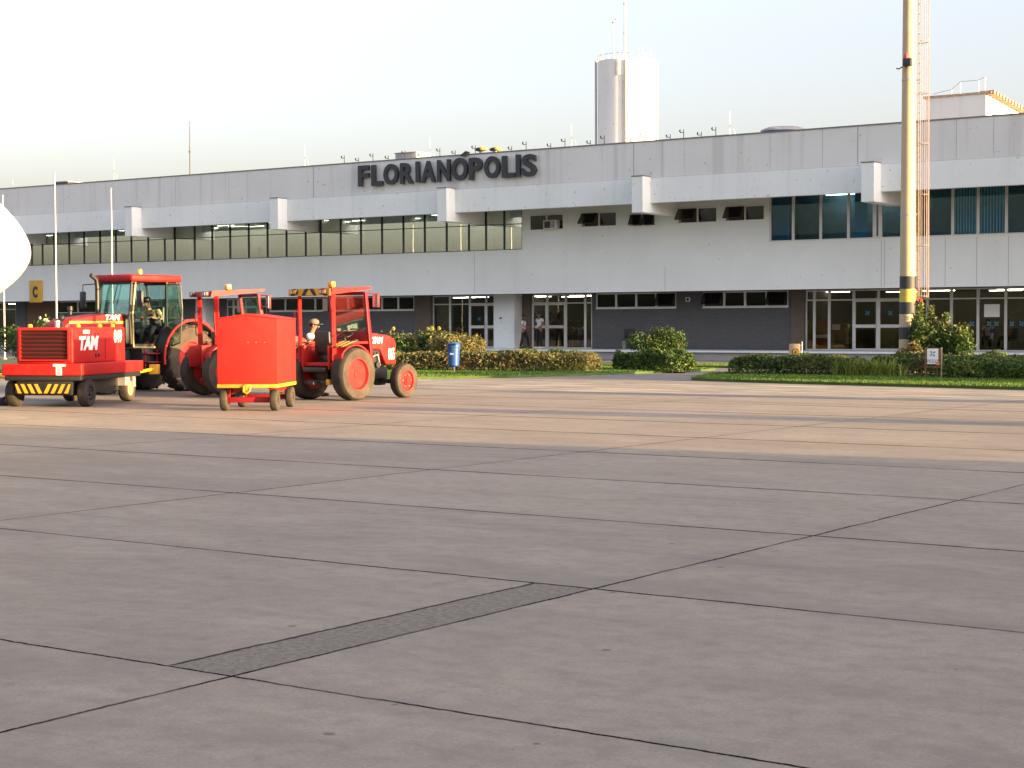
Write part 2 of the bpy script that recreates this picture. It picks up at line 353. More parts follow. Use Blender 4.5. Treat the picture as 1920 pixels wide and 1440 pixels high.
    h = t.math('SUBTRACT', t.math('ADD', t.math('MULTIPLY', fine, 0.25), t.math('MULTIPLY', mid, 0.5)), t.math('MULTIPLY', joint, 1.5))
    t.bump(h, 0.35, 0.012); return t.m
M['glass_off'] = glass('office_glass', 0.03, (0.479, 0.727, 0.814), fres=0.10)
M['apron'] = apron_mat()
g = MB(); g.add([(-3000, -3000, 0), (3000, -3000, 0), (3000, 3000, 0), (-3000, 3000, 0)], [(0, 1, 2, 3)])
g.build('apron', 'apron', kind='structure', smooth=0)
# paved path between the beds and the terminal
pv = mat('pavement_concrete', (0.19, 0.175, 0.165), 0.85, sc=0.8, var=0.2, bump=0.15)
g = MB(); g.add([(-95, 46.5, 0.004), (-27.0, 43.0, 0.004), (-23.5, 41.6, 0.004), (-8, 44, 0.004), (-8, 66, 0.004), (-95, 66, 0.004)], [(0, 1, 2, 3, 4, 5)])
g.build('path', pv, kind='structure', smooth=0)
# hills added unseen behind the viewer, ridge shaped to darken what the windows mirror
hm = mat('hill_green', (0.035, 0.05, 0.03), 0.95, sc=0.02, var=0.4)
g = MB(); n = 60; vs = []
for i in range(n+1):
    x = -1300+2000*i/n; k_ = min(1, max(0, (x+575)/60)); hh = 19+31*k_+(1.5+3*k_)*math.sin(i*0.37)+2*math.sin(i*0.91+1)
    vs += [(x, -620, -1), (x, -700-4*math.sin(i), hh), (x, -900, -1)]
fs = []
for i in range(n):
    a = i*3; fs += [(a, a+3, a+4, a+1), (a+1, a+4, a+5, a+2)]
g.add(vs, fs); g.build('hills', hm, kind='structure')

GRASS = NT('grass_soil'); p = GRASS.pos(); c = GRASS.mix(GRASS.ramp(GRASS.noise(p, 2.2, 5), 0.3, 0.7), (0.035, 0.075, 0.012), (0.075, 0.12, 0.022)); GRASS.l(c, GRASS.b.inputs['Base Color']); GRASS.b.inputs['Roughness'].default_value = 0.95
BEDS = {
 'L': [(-75, 37.0), (-45, 36.3), (-36, 37.2), (-30.6, 39.0), (-28.9, 41.2), (-27.9, 45.0), (-27.0, 49.0), (-27.4, 51.3), (-29.2, 52.0), (-75, 52.0)],
 'R': [(-23.2, 42.0), (-22.3, 41.5), (-19.3, 40.8), (-13.3, 39.8), (-5, 38.9), (20, 38), (20, 51.5), (-23.6, 51.5), (-24.8, 49.5), (-24.9, 46.5), (-23.8, 43.5)],
 'B': [(-60, 54.2), (-28.4, 54.0), (-24, 53.4), (20, 53.4), (20, 57), (-30.4, 57), (-60, 57)]}
def inside(poly, x, y):
    r = False; j = len(poly)-1
    for i in range(len(poly)):
        if (poly[i][1] > y) != (poly[j][1] > y) and x < (poly[j][0]-poly[i][0])*(y-poly[i][1])/(poly[j][1]-poly[i][1])+poly[i][0]: r = not r
        j = i
    return r
kerbm = mat('bed_edge', (0.13, 0.115, 0.10), 0.9, sc=4, var=0.3)
for k, poly in BEDS.items():
    mb = MB(); mb.prism(poly, -0.02, 0.07, 'z'); mb.build('grass_bed', [GRASS.m], kind='structure', smooth=0)
# grass blades (stuff)
def leafmat(name, a, b, sc=1.5, rough=0.55, trans=0.25):
    t = NT(name); p = t.pos(); c = t.mix(t.ramp(t.noise(p, sc, 4), 0.3, 0.7), a, b)
    n2 = t.noise(p, 22, 2); c = t.mix(t.math('MULTIPLY', t.ramp(n2, 0.35, 0.75), 0.45, clamp=True), c, [min(1, x*1.5) for x in b])
    t.l(c, t.b.inputs['Base Color']); t.b.inputs['Roughness'].default_value = rough; t.b.inputs['Specular IOR Level'].default_value = 0.3
    tl = t.n('ShaderNodeBsdfTranslucent'); t.l(c, tl.inputs[0]); mx = t.n('ShaderNodeMixShader'); mx.inputs[0].default_value = trans
    t.l(t.b.outputs[0], mx.inputs[1]); t.l(tl.outputs[0], mx.inputs[2]); t.l(mx.outputs[0], t.out.inputs[0]); return t.m
LG = [leafmat('grass_blade', (0.05, 0.115, 0.012), (0.10, 0.18, 0.022)), leafmat('grass_blade_pale', (0.12, 0.17, 0.03), (0.17, 0.21, 0.05))]
rg = random.Random(3)
def blades(poly, n, xr, yr, hmin, hmax):
    mb = MB(); c = 0
    V = []; Fc = []; mi = []
    while c < n:
        x = rg.uniform(*xr); y = rg.uniform(*yr)
        if not inside(poly, x, y): continue
        a = rg.uniform(0, 6.283); h = rg.uniform(hmin, hmax); wd = rg.uniform(0.010, 0.02); l = rg.gauss(0, 0.03); l2 = rg.gauss(0, 0.03)
        o = len(V); V += [(x-wd*math.cos(a), y-wd*math.sin(a), 0.065), (x+wd*math.cos(a), y+wd*math.sin(a), 0.065), (x+l, y+l2, 0.065+h)]
        Fc.append((o, o+1, o+2)); mi.append(1 if rg.random() < 0.12 else 0); c += 1
    mb.v, mb.f, mb.mi = V, Fc, mi; return mb
blades(BEDS['L'], 42000, (-46, -27), (36, 46), 0.02, 0.07).build('grass', LG, kind='stuff', smooth=0)
blades(BEDS['L'], 12000, (-34, -27), (45, 52), 0.02, 0.07).build('grass', LG, kind='stuff', smooth=0)
blades(BEDS['R'], 42000, (-25, -11), (39.3, 47), 0.02, 0.07).build('grass', LG, kind='stuff', smooth=0)
blades(BEDS['B'], 9000, (-31, -20), (53.4, 57), 0.02, 0.07).build('grass', LG, kind='stuff', smooth=0)
# terrace in front of the terminal
TZ = 0.42
tb = MB(); tb.box(-130, -9.5, 64.3, 67.0, -0.02, TZ-0.07); tb.build('terrace', 'conc', kind='structure', smooth=0)
tb = MB(); tb.box(-130, -9.5, 64.15, 67.05, TZ-0.069, TZ); tb.build('terrace_paving', 'fascia', kind='structure', smooth=0)

# ================================================================== TERMINAL
YF, YB, YG, YBEAM = 62.5, 64.8, 67.2, 61.85
XL, XR = -130.0, -9.5
ZS, ZSILL, ZFB, ZFT, ZROOF = 2.98, 4.97, 6.66, 7.72, 9.24
B = thing('terminal_building', 'long two storey white airport terminal with projecting fascia and dark brick ground floor', 'building', (-40, 66, 0))
def part(mb, name, mats, parent=None, **k):
    o = mb.build(name, mats, None, **k)
    par = parent or B
    o.parent = par; o.matrix_parent_inverse = Matrix.Translation(-Vector(B.location)) if par is B else (Matrix.Translation(-Vector(B.location)) @ Matrix.Translation(Vector(B.location)))
    return o
def wall(mb, x0, x1, z0, z1, Y, th, ops=()):
    xs = sorted({x0, x1, *[min(max(o[0], x0), x1) for o in ops], *[min(max(o[1], x0), x1) for o in ops]})
    for a, b in zip(xs, xs[1:]):
        if b-a < 1e-4: continue
        m_ = (a+b)/2; segs = sorted([(o[2], o[3]) for o in ops if o[0] < m_ < o[1]]); z = z0
        for s0, s1 in segs:
            if s0 > z+1e-4: mb.box(a, b, Y, Y+th, z, s0)
            z = max(z, s1)
        if z < z1-1e-4: mb.box(a, b, Y, Y+th, z, z1)
    return mb
# parapet with panel joints and flashing
mb = MB(); mb.box(XL, XR, YF+0.06, YF+0.4, ZFT, ZROOF)
mb.cur = 1
for px in (36, 120, 200, 330, 430, 588, 700, 890, 1010, 1187, 1240, 1442, 1606, 1540, 1790, 1860): 
    x = PX(px, YF); wd = 0.012 if px in (588, 1187, 1606) else 0.005
    mb.box(x-wd, x+wd, YF+0.057, YF+0.07, ZFT+0.03, ZROOF-0.02)
mb.cur = 2; mb.box(XL, XR, YF+0.03, YF+0.45, ZROOF, ZROOF+0.05)
part(mb, 'parapet', ['parapet', 'joint', 'flash'])
BX = [PX(838, YBEAM)+10.27*k for k in range(-6, 4)]   # right edges of the beams
BX = [x for x in BX if x < XR-0.5]
BW = 0.52
# fascia in bays between the beams
mb = MB(); prev = XL
for x in BX+[XR+BW]:
    a, b = prev, x-BW
    mb.box(a, b, YF, YF+0.30, ZFB, ZFT-0.012); prev = x
mb.cur = 1; mb.box(XL, XR, YF+0.045, YF+0.3, ZFT-0.012, ZFT)
part(mb, 'fascia', ['fascia', 'flash'])
ZBB = PZ(838, 414.6, YBEAM)
for x in BX:
    mb = MB(); mb.prism([(YBEAM, ZFT+0.02), (YBEAM, ZBB), (YB-0.002, ZBB-0.02), (YB-0.002, ZFT-0.03), (YF, ZFT-0.03), (YF, ZFT+0.02)], x-BW, x, 'x')
    mb.cur = 1; mb.box(x-BW-0.02, x+0.02, YBEAM-0.03, YF, ZFT+0.02, ZFT+0.06)
    part(mb, 'beam', ['fascia', 'flash'])
mb = MB(); prev = XL
for x in BX+[XR+BW]:
    mb.box(prev, x-BW, YF+0.30, YB, 7.05, 7.25); prev = x
part(mb, 'upper_soffit', 'soffit')
# roof deck and rear volume
mb = MB(); mb.box(XL, XR, YF+0.45, 92, ZROOF-0.55, ZROOF-0.30); part(mb, 'roof', 'conc')
mb = MB(); mb.box(XL, XR, 91.7, 92, 0, ZROOF-0.56); mb.box(XL, XL+0.3, YB+0.3, 91.69, 0, ZROOF-0.56); mb.box(XR-0.3, XR, YB+0.31, 91.69, 0, ZROOF-0.56)
part(mb, 'outer_wall', 'band')
# mid band
mb = MB(); mb.box(XL, XR, YB, YB+0.3, ZS+0.03, ZSILL)
XW = PX(979.5, YB); XW2 = PX(1442, YB)
SM = []
for (pa, pb, ya, yb) in ((993.8, 1057.5, 403.5, 433), (1090, 1157, 399.5, 427), (1181, 1229, 401.5, 425.5), (1271, 1345, 391, 420), (1360, 1434, 387, 416)):
    SM.append((PX(pa, YB), PX(pb, YB), PZ(pa, yb, YB), PZ(pa, ya, YB)))
wall(mb, XW, XW2, ZSILL, 7.05, YB, 0.3, SM)
mb.cur = 1
for px in (890, 1247, 1652, 1658, 1771.6, 1830.6, 1890): x = PX(px, YB); mb.box(x-0.006, x+0.006, YB-0.003, YB+0.01, ZS+0.05, ZSILL-(0.9 if px == 1247 else 0.02))
mb.cur = 2; mb.box(XL, XR, YB-0.015, YB+0.3, ZS, ZS+0.03); 
mb.box(XL, XW, YB-0.02, YB+0.1, ZSILL, ZSILL+0.035); mb.box(XW2, XR, YB-0.03, YB+0.1, ZSILL-0.06, ZSILL-0.01)
part(mb, 'upper_wall', ['band', 'joint', 'white'])
# floors, ceilings, inner walls
mb = MB(); mb.box(XL+0.3, XR-0.3, YB+0.02, 80, ZS+0.03, 3.3); part(mb, 'lower_soffit', 'soffit')
mb = MB(); mb.box(XL+0.3, XR-0.3, YG+0.2, 80, TZ-0.1, TZ); mb.box(XL+0.3, XR-0.3, YB+0.31, 80, 3.9, 4.0); part(mb, 'floor', 'int_floor')
mb = MB(); mb.box(XL+0.3, XR-0.3, YB+0.31, 79.9, 7.06, 7.2); part(mb, 'ceiling', 'int_ceil')
mb = MB(); mb.box(XL+0.3, XR-0.3, 74.5, 74.7, TZ, ZS); part(mb, 'inner_wall', 'int_wall')
mb = MB(); mb.box(XL+0.3, XR-0.3, 69.5, 69.7, 4.0, 7.05)
for px in (150, 320, 565, 700, 985): x = PX(px, YB+1); mb.box(x, x+0.2, YB+0.4, 69.49, 4.0, 7.05)
part(mb, 'inner_wall', 'int_pale')
mb = MB()
for px in (700, 938, 1112, 1508): x = PX(px, YG); mb.box(x-0.1, x+0.1, YG+0.3, 74.5, TZ, ZS)
mb.box(PX(1112, YG), PX(1508, YG), YG+0.35, YG+0.5, TZ, ZS-0.01)
part(mb, 'partition', 'int_dark')
# fluorescent tubes
def tubes(lst, z):
    for x, y, ln, ax in lst:
        mb = MB(); mb.tube([(x-ln/2, y, z), (x+ln/2, y, z)] if ax == 'x' else [(x, y-ln/2, z), (x, y+ln/2, z)], 0.014, 6)
        part(mb, 'ceiling_light', 'tube')
ru = random.Random(5)
tubes([(PX(px, y), y, 1.3, 'x') for px, y in ((425, 67.5), (445, 68.5), (712, 67), (728, 67.6), (770, 69), (965, 66.5), (640, 69), (560, 68.5), (480, 69), (350, 68.5), (240, 67.5), (210, 69), (160, 68.6), (90, 68.5), (880, 69), (830, 67.4), (600, 67.4), (520, 67.2), (300, 67.4), (395, 69), (680, 68.6))], 6.98)
tubes([(PX(1570, 66.5), 67.0, 1.5, 'x'), (PX(1660, 67), 67.2, 1.3, 'x')], 6.98)
tubes([(PX(px, y), y, 1.4, 'x') for px, y in ((1005, 69.3), (1012, 70.2), (1092, 69.2), (1100, 70.0), (895, 69.4), (870, 70), (1075, 71.5), (1565, 69.2), (1760, 69.4), (1900, 69.2), (1885, 71), (560, 70), (30, 70), (1690, 71))], 2.93)

# windows -----------------------------------------------------------------
def frame(mb, x0, x1, z0, z1, Y, w=0.05, d=0.08):
    mb.box(x0, x1, Y, Y+d, z0, z0+w); mb.box(x0, x1, Y, Y+d, z1-w, z1); mb.box(x0, x0+w, Y, Y+d, z0+w, z1-w); mb.box(x1-w, x1, Y, Y+d, z0+w, z1-w)
def window(x0, x1, z0, z1, Y, fm, gm, w=0.05, trans=None, name='window', d=0.08, mid=None, push=False, label=None):
    mb = MB(); frame(mb, x0, x1, z0, z1, Y, w, d)
    if trans: mb.box(x0+w, x1-w, Y, Y+d, trans-w/2, trans+w/2)
    if mid: mb.box(x0+w, x1-w, Y-0.01, Y+d-0.01, mid-w*0.8, mid+w*0.8)
    f = part(mb, name, fm)
    if label: f['label'] = label
    zs = [z0+w] + ([trans-w/2, trans+w/2] if trans else []) + [z1-w]
    g = MB()
    for a, b in zip(zs[::2], zs[1::2]): g.box(x0+w, x1-w, Y+d*0.45, Y+d*0.45+0.006, a, b)
    part(g, 'pane', gm, f, smooth=0)
    return f
# long upper window band, black mullions
MU = [-60, -32, -4, 22, 40, 60, 80, 102, 130, 158, 188, 217.5, 246.5, 278, 309, 328, 365, 398, 431.5, 466.4, 501.5, 537, 573, 601, 638.5, 676.5, 716, 756, 796, 837, 878.6, 910.7, 945, 979.3]
ZT = PZ(837, 425.5, YB)
for a, b in zip(MU, MU[1:]):
    window(PX(a, YB)+0.002, PX(b, YB)-0.002, ZSILL+0.036, 7.045, YB+0.02, 'blackframe', 'glass_up', 0.035, ZT)
# blinds-brown column behind one bay
mb = MB(); x = PX(313, YB+0.6); mb.box(x, x+0.7, YB+0.5, YB+1.2, 4.0, 7.05); part(mb, 'column', 'int_dark')
# small awning windows
def awning(x0, x1, z0, z1, Y, n, opened, name='window'):
    mb = MB(); frame(mb, x0, x1, z0, z1, Y-0.02, 0.045, 0.1)
    for k in range(1, n): x = x0+(x1-x0)*k/n; mb.box(x-0.025, x+0.025, Y-0.02, Y+0.08, z0+0.05, z1-0.05)
    f = part(mb, name, 'white')
    for k in range(n):
        a = x0+(x1-x0)*k/n+0.045; b = x0+(x1-x0)*(k+1)/n-0.045
        if k in opened:
            L = (z1-z0)-0.08; an = R_(opened[k]); dy, dz = -math.sin(an)*L, -math.cos(an)*L; s = MB()
            zt = z1-0.05
            def q(u, v, t): return (a+(b-a)*u, Y-0.03+dy*v-t*math.cos(an), zt+dz*v+t*math.sin(an))
            def slab(u0, u1, v0, v1, t): s.hexa([q(u0, v1, 0), q(u1, v1, 0), q(u1, v0, 0), q(u0, v0, 0), q(u0, v1, t), q(u1, v1, t), q(u1, v0, t), q(u0, v0, t)])
            slab(0, 1, 0, 0.06, 0.03); slab(0, 1, 0.94, 1, 0.03); slab(0, 0.05, 0.06, 0.94, 0.03); slab(0.95, 1, 0.06, 0.94, 0.03)
            o = part(s, 'sash', 'dark', f); s = MB(); slab(0.05, 0.95, 0.06, 0.94, 0.008); part(s, 'pane', 'glass_sm', f)
        else:
            g = MB(); g.box(a, b, Y+0.03, Y+0.036, z0+0.05, z1-0.05); part(g, 'pane', 'glass_sm', f)
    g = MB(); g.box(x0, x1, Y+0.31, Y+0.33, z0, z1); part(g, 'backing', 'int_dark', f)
    return f
OPN = [{}, {0: 38}, {0: 24, 1: 20}, {0: 38}, {0: 34}]
for s, o in zip(SM, OPN): awning(*s, YB, 2, o)
# large office windows on the right
MR = [1442.5, 1486, 1537.5, 1589.5, 1637.5, 1650, 1692, 1738, 1784.5, 1832, 1885, 1940, 1995]
for i, (a, b) in enumerate(zip(MR, MR[1:])):
    window(PX(a, YB)+0.002, PX(b, YB)-0.002, ZSILL+0.0, 7.045, YB+0.03, 'alu', 'glass_off', 0.055 if i != 4 else 0.1)
mb = MB(); mb.box(XW2, XR-0.3, 67.6, 67.7, 4.0, 7.05); part(mb, 'inner_wall', mat('office_wall', (0.30, 0.31, 0.34), 0.8))
def slats(pa, pb, nm, mt, y, n, wdt, z0=5.0, z1=7.0):
    mb = MB(); xa, xb = PX(pa, y), PX(pb, y)
    for k in range(n):
        x = xa+(xb-xa)*(k+0.5)/n; mb.box(x-wdt/2, x+wdt/2, y, y+0.01+0.02*(k % 2), z0, z1)
    part(mb, nm, mt, smooth=0)
slats(1787, 1830, 'blind', 'blind', YB+0.12, 8, 0.05); slats(1836, 1882, 'blind', 'blind', YB+0.12, 8, 0.05)
slats(1446, 1478, 'curtain', 'curtain', YB+0.14, 12, 0.10); slats(1602, 1625, 'curtain', 'curtain', YB+0.2, 6, 0.10)
# brick ground floor -----------------------------------------------------
XG = lambda p: PX(p, YG)
ZW0, ZW1 = PZ(1200, 577, YG), ZS
G0 = TZ+0.005
ops = [(XG(-300), XG(30), G0, ZS), (XG(48), XG(101), G0, ZS), (XG(108), XG(300), ZW0, ZW1), (XG(425), XG(500), G0, ZS), (XG(506), XG(777), ZW0, ZW1), (XG(811), XG(939), G0, ZS), (XG(997), XG(1110), G0, ZS),
       (XG(1118), XG(1268), ZW0, ZW1), (XG(1318), XG(1478), ZW0, ZW1), (XG(1510), XR-0.4, G0, ZS)]
mb = MB(); wall(mb, XL, XR-0.3, TZ, ZS+0.03, YG, 0.25, ops); part(mb, 'brick_wall', 'brick')
for a, b in ((778, 809), (1484, 1509), (981, 996)): mb = MB(); mb.box(XG(a), XG(b), YG-0.06, YG-0.002, TZ+0.002, ZS+0.028); part(mb, 'jamb', 'int_dark')
for a, b in ((941, 980), (384, 402)):
    mb = MB(); mb.bbox(XG(a), XG(b), YG-0.7, YG-0.01, TZ+0.002, ZS+0.02, 0.02); part(mb, 'pillar', 'band')
mb = MB(); mb.box(XG(48)+.01, XG(74)-0.01, YG+0.05, YG+0.1, G0, ZS); mb.box(XG(74)+0.01, XG(101)-.01, YG+0.05, YG+0.1, G0, ZS); part(mb, 'panel_door', 'wood')
def strip(pxs, opened=None):
    opened = opened or {}
    for i, (a, b) in enumerate(zip(pxs, pxs[1:])): awning(XG(a)+0.002, XG(b)-0.002, ZW0, ZW1, YG+0.02, 1, opened.get(i, {}))
strip([108, 146, 184, 222, 260, 300]); strip([506, 535, 563, 591, 622, 653, 685, 716, 746.7, 777]); 
strip([1118, 1155, 1192.7, 1230, 1268], {3: {0: 25}}); strip([1318, 1357.5, 1396.6, 1437, 1478], {0: {0: 30}, 3: {0: 22}})
for a, b in ((506, 777), (1118, 1268), (1318, 1478)): mb = MB(); mb.box(XG(a), XG(b), YG-0.05, YG-0.001, ZW0-0.05, ZW0); part(mb, 'sill', 'white')
ZTR = PZ(1650, 561.5, YG)
def shopfront(pxs, doors=(), gm='glass_gr'):
    for i, (a, b) in enumerate(zip(pxs, pxs[1:])):
        x0, x1 = XG(a)+0.002, XG(b)-0.002
        if i in doors:
            window(x0, x1, ZTR+0.002, ZS-0.002, YG+0.03, 'alu', gm, 0.05)
            d = window(x0, x1, G0, ZTR-0.002, YG+0.01, 'alu', gm, 0.085, name='door', mid=G0+1.02)
            h = MB(); h.tube([(x1-0.06, YG-0.03, G0+0.9), (x1-0.06, YG-0.03, G0+1.25)], 0.015, 6); part(h, 'handle', 'steel', d)
        else: window(x0, x1, G0, ZS-0.002, YG+0.03, 'alu', gm, 0.055, ZTR)
shopfront([-300, -240, -180, -120, -60, -15, 30]); shopfront([425, 437, 460, 483, 500], (1, 2))
shopfront([811, 843, 880, 911, 939], (2, 3)); shopfront([997, 1025, 1060, 1096.5, 1110], (0, 1))
shopfront([1510, 1526, 1554, 1600, 1646, 1692, 1738, 1783, 1833, 1885, 1940, 2000, 2080], (3, 4))
mb = MB(); mb.box(XG(812), XG(842), YG+0.3, YG+0.35, TZ, ZS); part(mb, 'partition', 'int_wall')
# stickers on the doors, notice on the glass
def star(mb, cx, cz, r, Y):
    for k in range(4):
        a = k*math.pi/2+0.4
        P = [(cx+r*math.cos(a+t)*q, cz+r*math.sin(a+t)*q) for t, q in ((-0.35, 0.25), (0.1, 1.0), (0.55, 0.85), (0.75, 0.2))]
        mb.prism(P, Y, Y+0.004, 'y')
mb = MB()
for px, y in ((1626, 587), (1669, 587), (1822, 607), (1854, 607), (1868, 607), (1897, 607), (1915, 607), (898, 598), (929, 598), (1008, 589)):
    star(mb, XG(px), PZ(px, y, YG), 0.12, YG+0.02)
part(mb, 'door_sticker', mat('sticker_blue', (0.10, 0.30, 0.50), 0.5))
mb = MB(); mb.box(XG(1845), XG(1874), YG+0.01, YG+0.02, PZ(1845, 594.5, YG), PZ(1845, 570.5, YG)); part(mb, 'notice', 'white')
mb = MB(); mb.box(XG(1286), XG(1294), YG-0.03, YG-0.001, PZ(1290, 565.5, YG), PZ(1290, 557.5, YG)); mb.cur = 1; mb.lathe([(0.07, YG-0.035), (0.07, YG-0.031)], (XG(1290), 0, PZ(1290, 561.5, YG)), 'y', 12); part(mb, 'vent', ['white', 'dark'])
mb = MB(); mb.box(XG(950), XG(959), YG-0.72, YG-0.701, PZ(955, 600, YG), PZ(955, 594, YG)); mb.cur = 1; mb.box(XG(953), XG(957), YG-0.73, YG-0.7201, PZ(955, 598, YG), PZ(955, 595, YG)); part(mb, 'wall_plate', ['white', 'black'])

# window air conditioner
x0, x1, z0, z1 = SM[0]
ac = thing('air_conditioner', 'white box air conditioner set in the leftmost small upper window', 'air conditioner', ((x0+x1)/2+0.35, YB-0.3, z0+0.02))
mb = MB(); mb.bbox(-0.34, 0.34, 0.0, 0.5, 0.0, 0.42, 0.015); mb.build('casing', 'alu', ac)
mb = MB(); mb.box(-0.28, 0.05, -0.012, -0.001, 0.06, 0.36); mb.build('grille', 'dark', ac)
mb = MB(); 
for k in range(5): mb.box(0.09, 0.30, -0.014, -0.002, 0.08+k*0.06, 0.11+k*0.06)
mb.build('louvre', 'dark', ac)

# sign letters ------------------------------------------------------------
SG = thing('building_sign', 'dark grey raised capital letters reading FLORIANÓPOLIS on the terminal parapet', 'sign', (-42, YF, 8))
LT = [('F', 290, 372, 270, 420), ('L', 385, 470, 265, 416), ('O', 472, 582, 258, 409), ('R', 592, 690, 250, 402), ('I', 703, 735, 241, 391), ('A', 742, 848, 237, 392), ('N', 857, 955, 228, 385), ('O', 962, 1080, 214, 378), ('P', 1085, 1185, 213, 373), ('O', 1195, 1312, 202, 362), ('L', 1322, 1420, 199, 357), ('I', 1422, 1458, 191, 351), ('S', 1465, 1575, 188, 350)]
for ch, a, b, t_, bt in LT:
    pa, pb = 600+a/3.84, 600+b/3.84; xa, xb = PX(pa, YF-0.02), PX(pb, YF-0.02); pm = (pa+pb)/2
    zb = PZ(pm, 240+(bt)/3.84, YF-0.02); zt = PZ(pm, 240+(t_)/3.84, YF-0.02)
    mb = text_mb(ch, xb-xa-0.05, zt-zb, 0.13, 0.035)
    if ch == 'O' and a == 962:   # acute accent
        mb.cur = 0; mb.prism([(0.52, zt-zb+0.05), (0.78, zt-zb+0.05), (0.98, zt-zb+0.22), (0.80, zt-zb+0.28), (0.52, zt-zb+0.12)], -0.065, 0.065, 'y')
    mb.build('letter', 'letter', SG, loc=(xa+42, -0.075, zb-8), smooth=25)
# gate sign C
cs = thing('gate_sign', 'square yellow gate sign with a black letter C under the terminal band', 'sign', (PX(69.5, YB), YB-0.03, PZ(69.5, 567, YB)))
s_ = PX(81, YB)-PX(58, YB); mb = MB(); mb.bbox(-s_/2, s_/2, -0.06, 0.0, 0, s_*1.18, 0.01); mb.build('panel', 'signyellow', cs)
mb = text_mb('C', 0.42, 0.66, 0.02, 0.05); mb.build('letter', 'dark', cs, loc=(-0.23, -0.075, 0.26))
# ================================================================== VEHICLES
def wheel(parent, name, x, y, r, wd, rr, side, tyre='tyre', rim='red', lugs=0, nb=6, dish=0.05, steer=0.0, n=40):
    """wheel centred (x,y,r); side=+1 outer face +x"""
    e = MB(); h = wd/2
    prof = [(rr, -h*0.80), (rr+(r-rr)*0.35, -h*0.98), (r*0.93, -h*0.92), (r*0.985, -h*0.70), (r, -h*0.3), (r, h*0.3), (r*0.985, h*0.70), (r*0.93, h*0.92), (rr+(r-rr)*0.35, h*0.98), (rr, h*0.80)]
    e.lathe(prof, (0, 0, 0), 'x', n, True)
    if lugs:
        for k in range(lugs):
            for sd in (-1, 1):
                a = 2*math.pi*(k+(0.5 if sd > 0 else 0))/lugs
                def P(rad, xx, da): return (xx, rad*math.cos(a+da), rad*math.sin(a+da))
                w_ = 0.25*2*math.pi/lugs; sk = 0.55*2*math.pi/lugs
                e.hexa([P(r*0.975, 0, 0), P(r*0.975, 0, w_), P(r*0.955, sd*h*0.97, w_+sk), P(r*0.955, sd*h*0.97, sk), P(r*1.03, 0, 0), P(r*1.03, 0, w_), P(r*1.01, sd*h*0.97, w_+sk), P(r*1.01, sd*h*0.97, sk)])
    for i, f in enumerate(e.f):
        if all(math.hypot(e.v[q][1], e.v[q][2]) > r*0.92 and abs(e.v[q][0]) < h*0.95 for q in f): e.mi[i] = 1  # tread faces get the dark rubber, their shade put into the colour
    o = e.build(name, [tyre, 'tyre'], parent, loc=(x, y, r)); o.rotation_euler.z = steer
    m = MB(); s = side
    m.lathe([(rr*1.01, s*h*0.55), (rr*1.02, s*h*0.84), (rr*0.93, s*h*0.86), (rr*0.86, s*h*0.45), (rr*0.74, s*h*(0.5-dish)), (rr*0.46, s*h*(0.62-dish)), (rr*0.40, s*h*(0.80-dish)), (rr*0.26, s*h*(0.80-dish)), (rr*0.24, s*h*(0.98-dish)), (0.001, s*h*(0.98-dish))], (0, 0, 0), 'x', 32)
    m.lathe([(rr*1.0, -s*h*0.8), (rr*1.0, s*h*0.56)], (0, 0, 0), 'x', 32)
    rm = m.build('rim', rim, o)
    b = MB()
    for k in range(nb):
        a = 2*math.pi*k/nb; b.lathe([(0.016*rr/0.3, 0), (0.016*rr/0.3, s*h*0.16)], (s*h*(0.66-dish), rr*0.60*math.cos(a), rr*0.60*math.sin(a)), 'x', 6)
    b.build('bolt', 'steel', o)
    return o

def decal(txt, wid, hei, face, pos, parent, matn='white', shear=0.0, bold=0.06, name='lettering', back=None):
    """flat raised lettering; face 'right'(+x), 'left'(-x) or 'rear'(-y); pos = lower left corner as read"""
    mb = text_mb(txt, wid, hei, 0.006, bold, shear)
    if back:
        q = text_mb(txt, wid, hei, 0.004, bold+0.02, shear); n0 = len(mb.v)
        mb.v += [(v[0]+0.012, v[1]+0.004, v[2]-0.012) for v in q.v]; mb.f += [tuple(i+n0 for i in f) for f in q.f]; mb.mi += [1]*len(q.f)
    o = mb.build(name, [matn]+([back] if back else []), parent, loc=pos, smooth=0)
    o.rotation_euler.z = {'right': R_(90), 'left': R_(-90), 'rear': 0}[face]
    return o
def stripes(mb, x0, x1, z0, z1, y, n, slant, mi, t=0.004):
    wd = (x1-x0)/(2*n)
    for k in range(n):
        a = x0+2*k*wd; mb.cur = mi
        P = [(max(x0, min(x1, v)), z) for v, z in ((a, z0), (a+wd, z0), (a+wd+slant, z1), (a+slant, z1))]
        if abs(P[0][0]-P[1][0]) < 1e-3 and abs(P[2][0]-P[3][0]) < 1e-3: continue
        Q = [P[0]]
        for p in P[1:]:
            if abs(p[0]-Q[-1][0])+abs(p[1]-Q[-1][1]) > 1e-4: Q.append(p)
        if len(Q) > 2: mb.prism(Q, y-t, y, 'y')

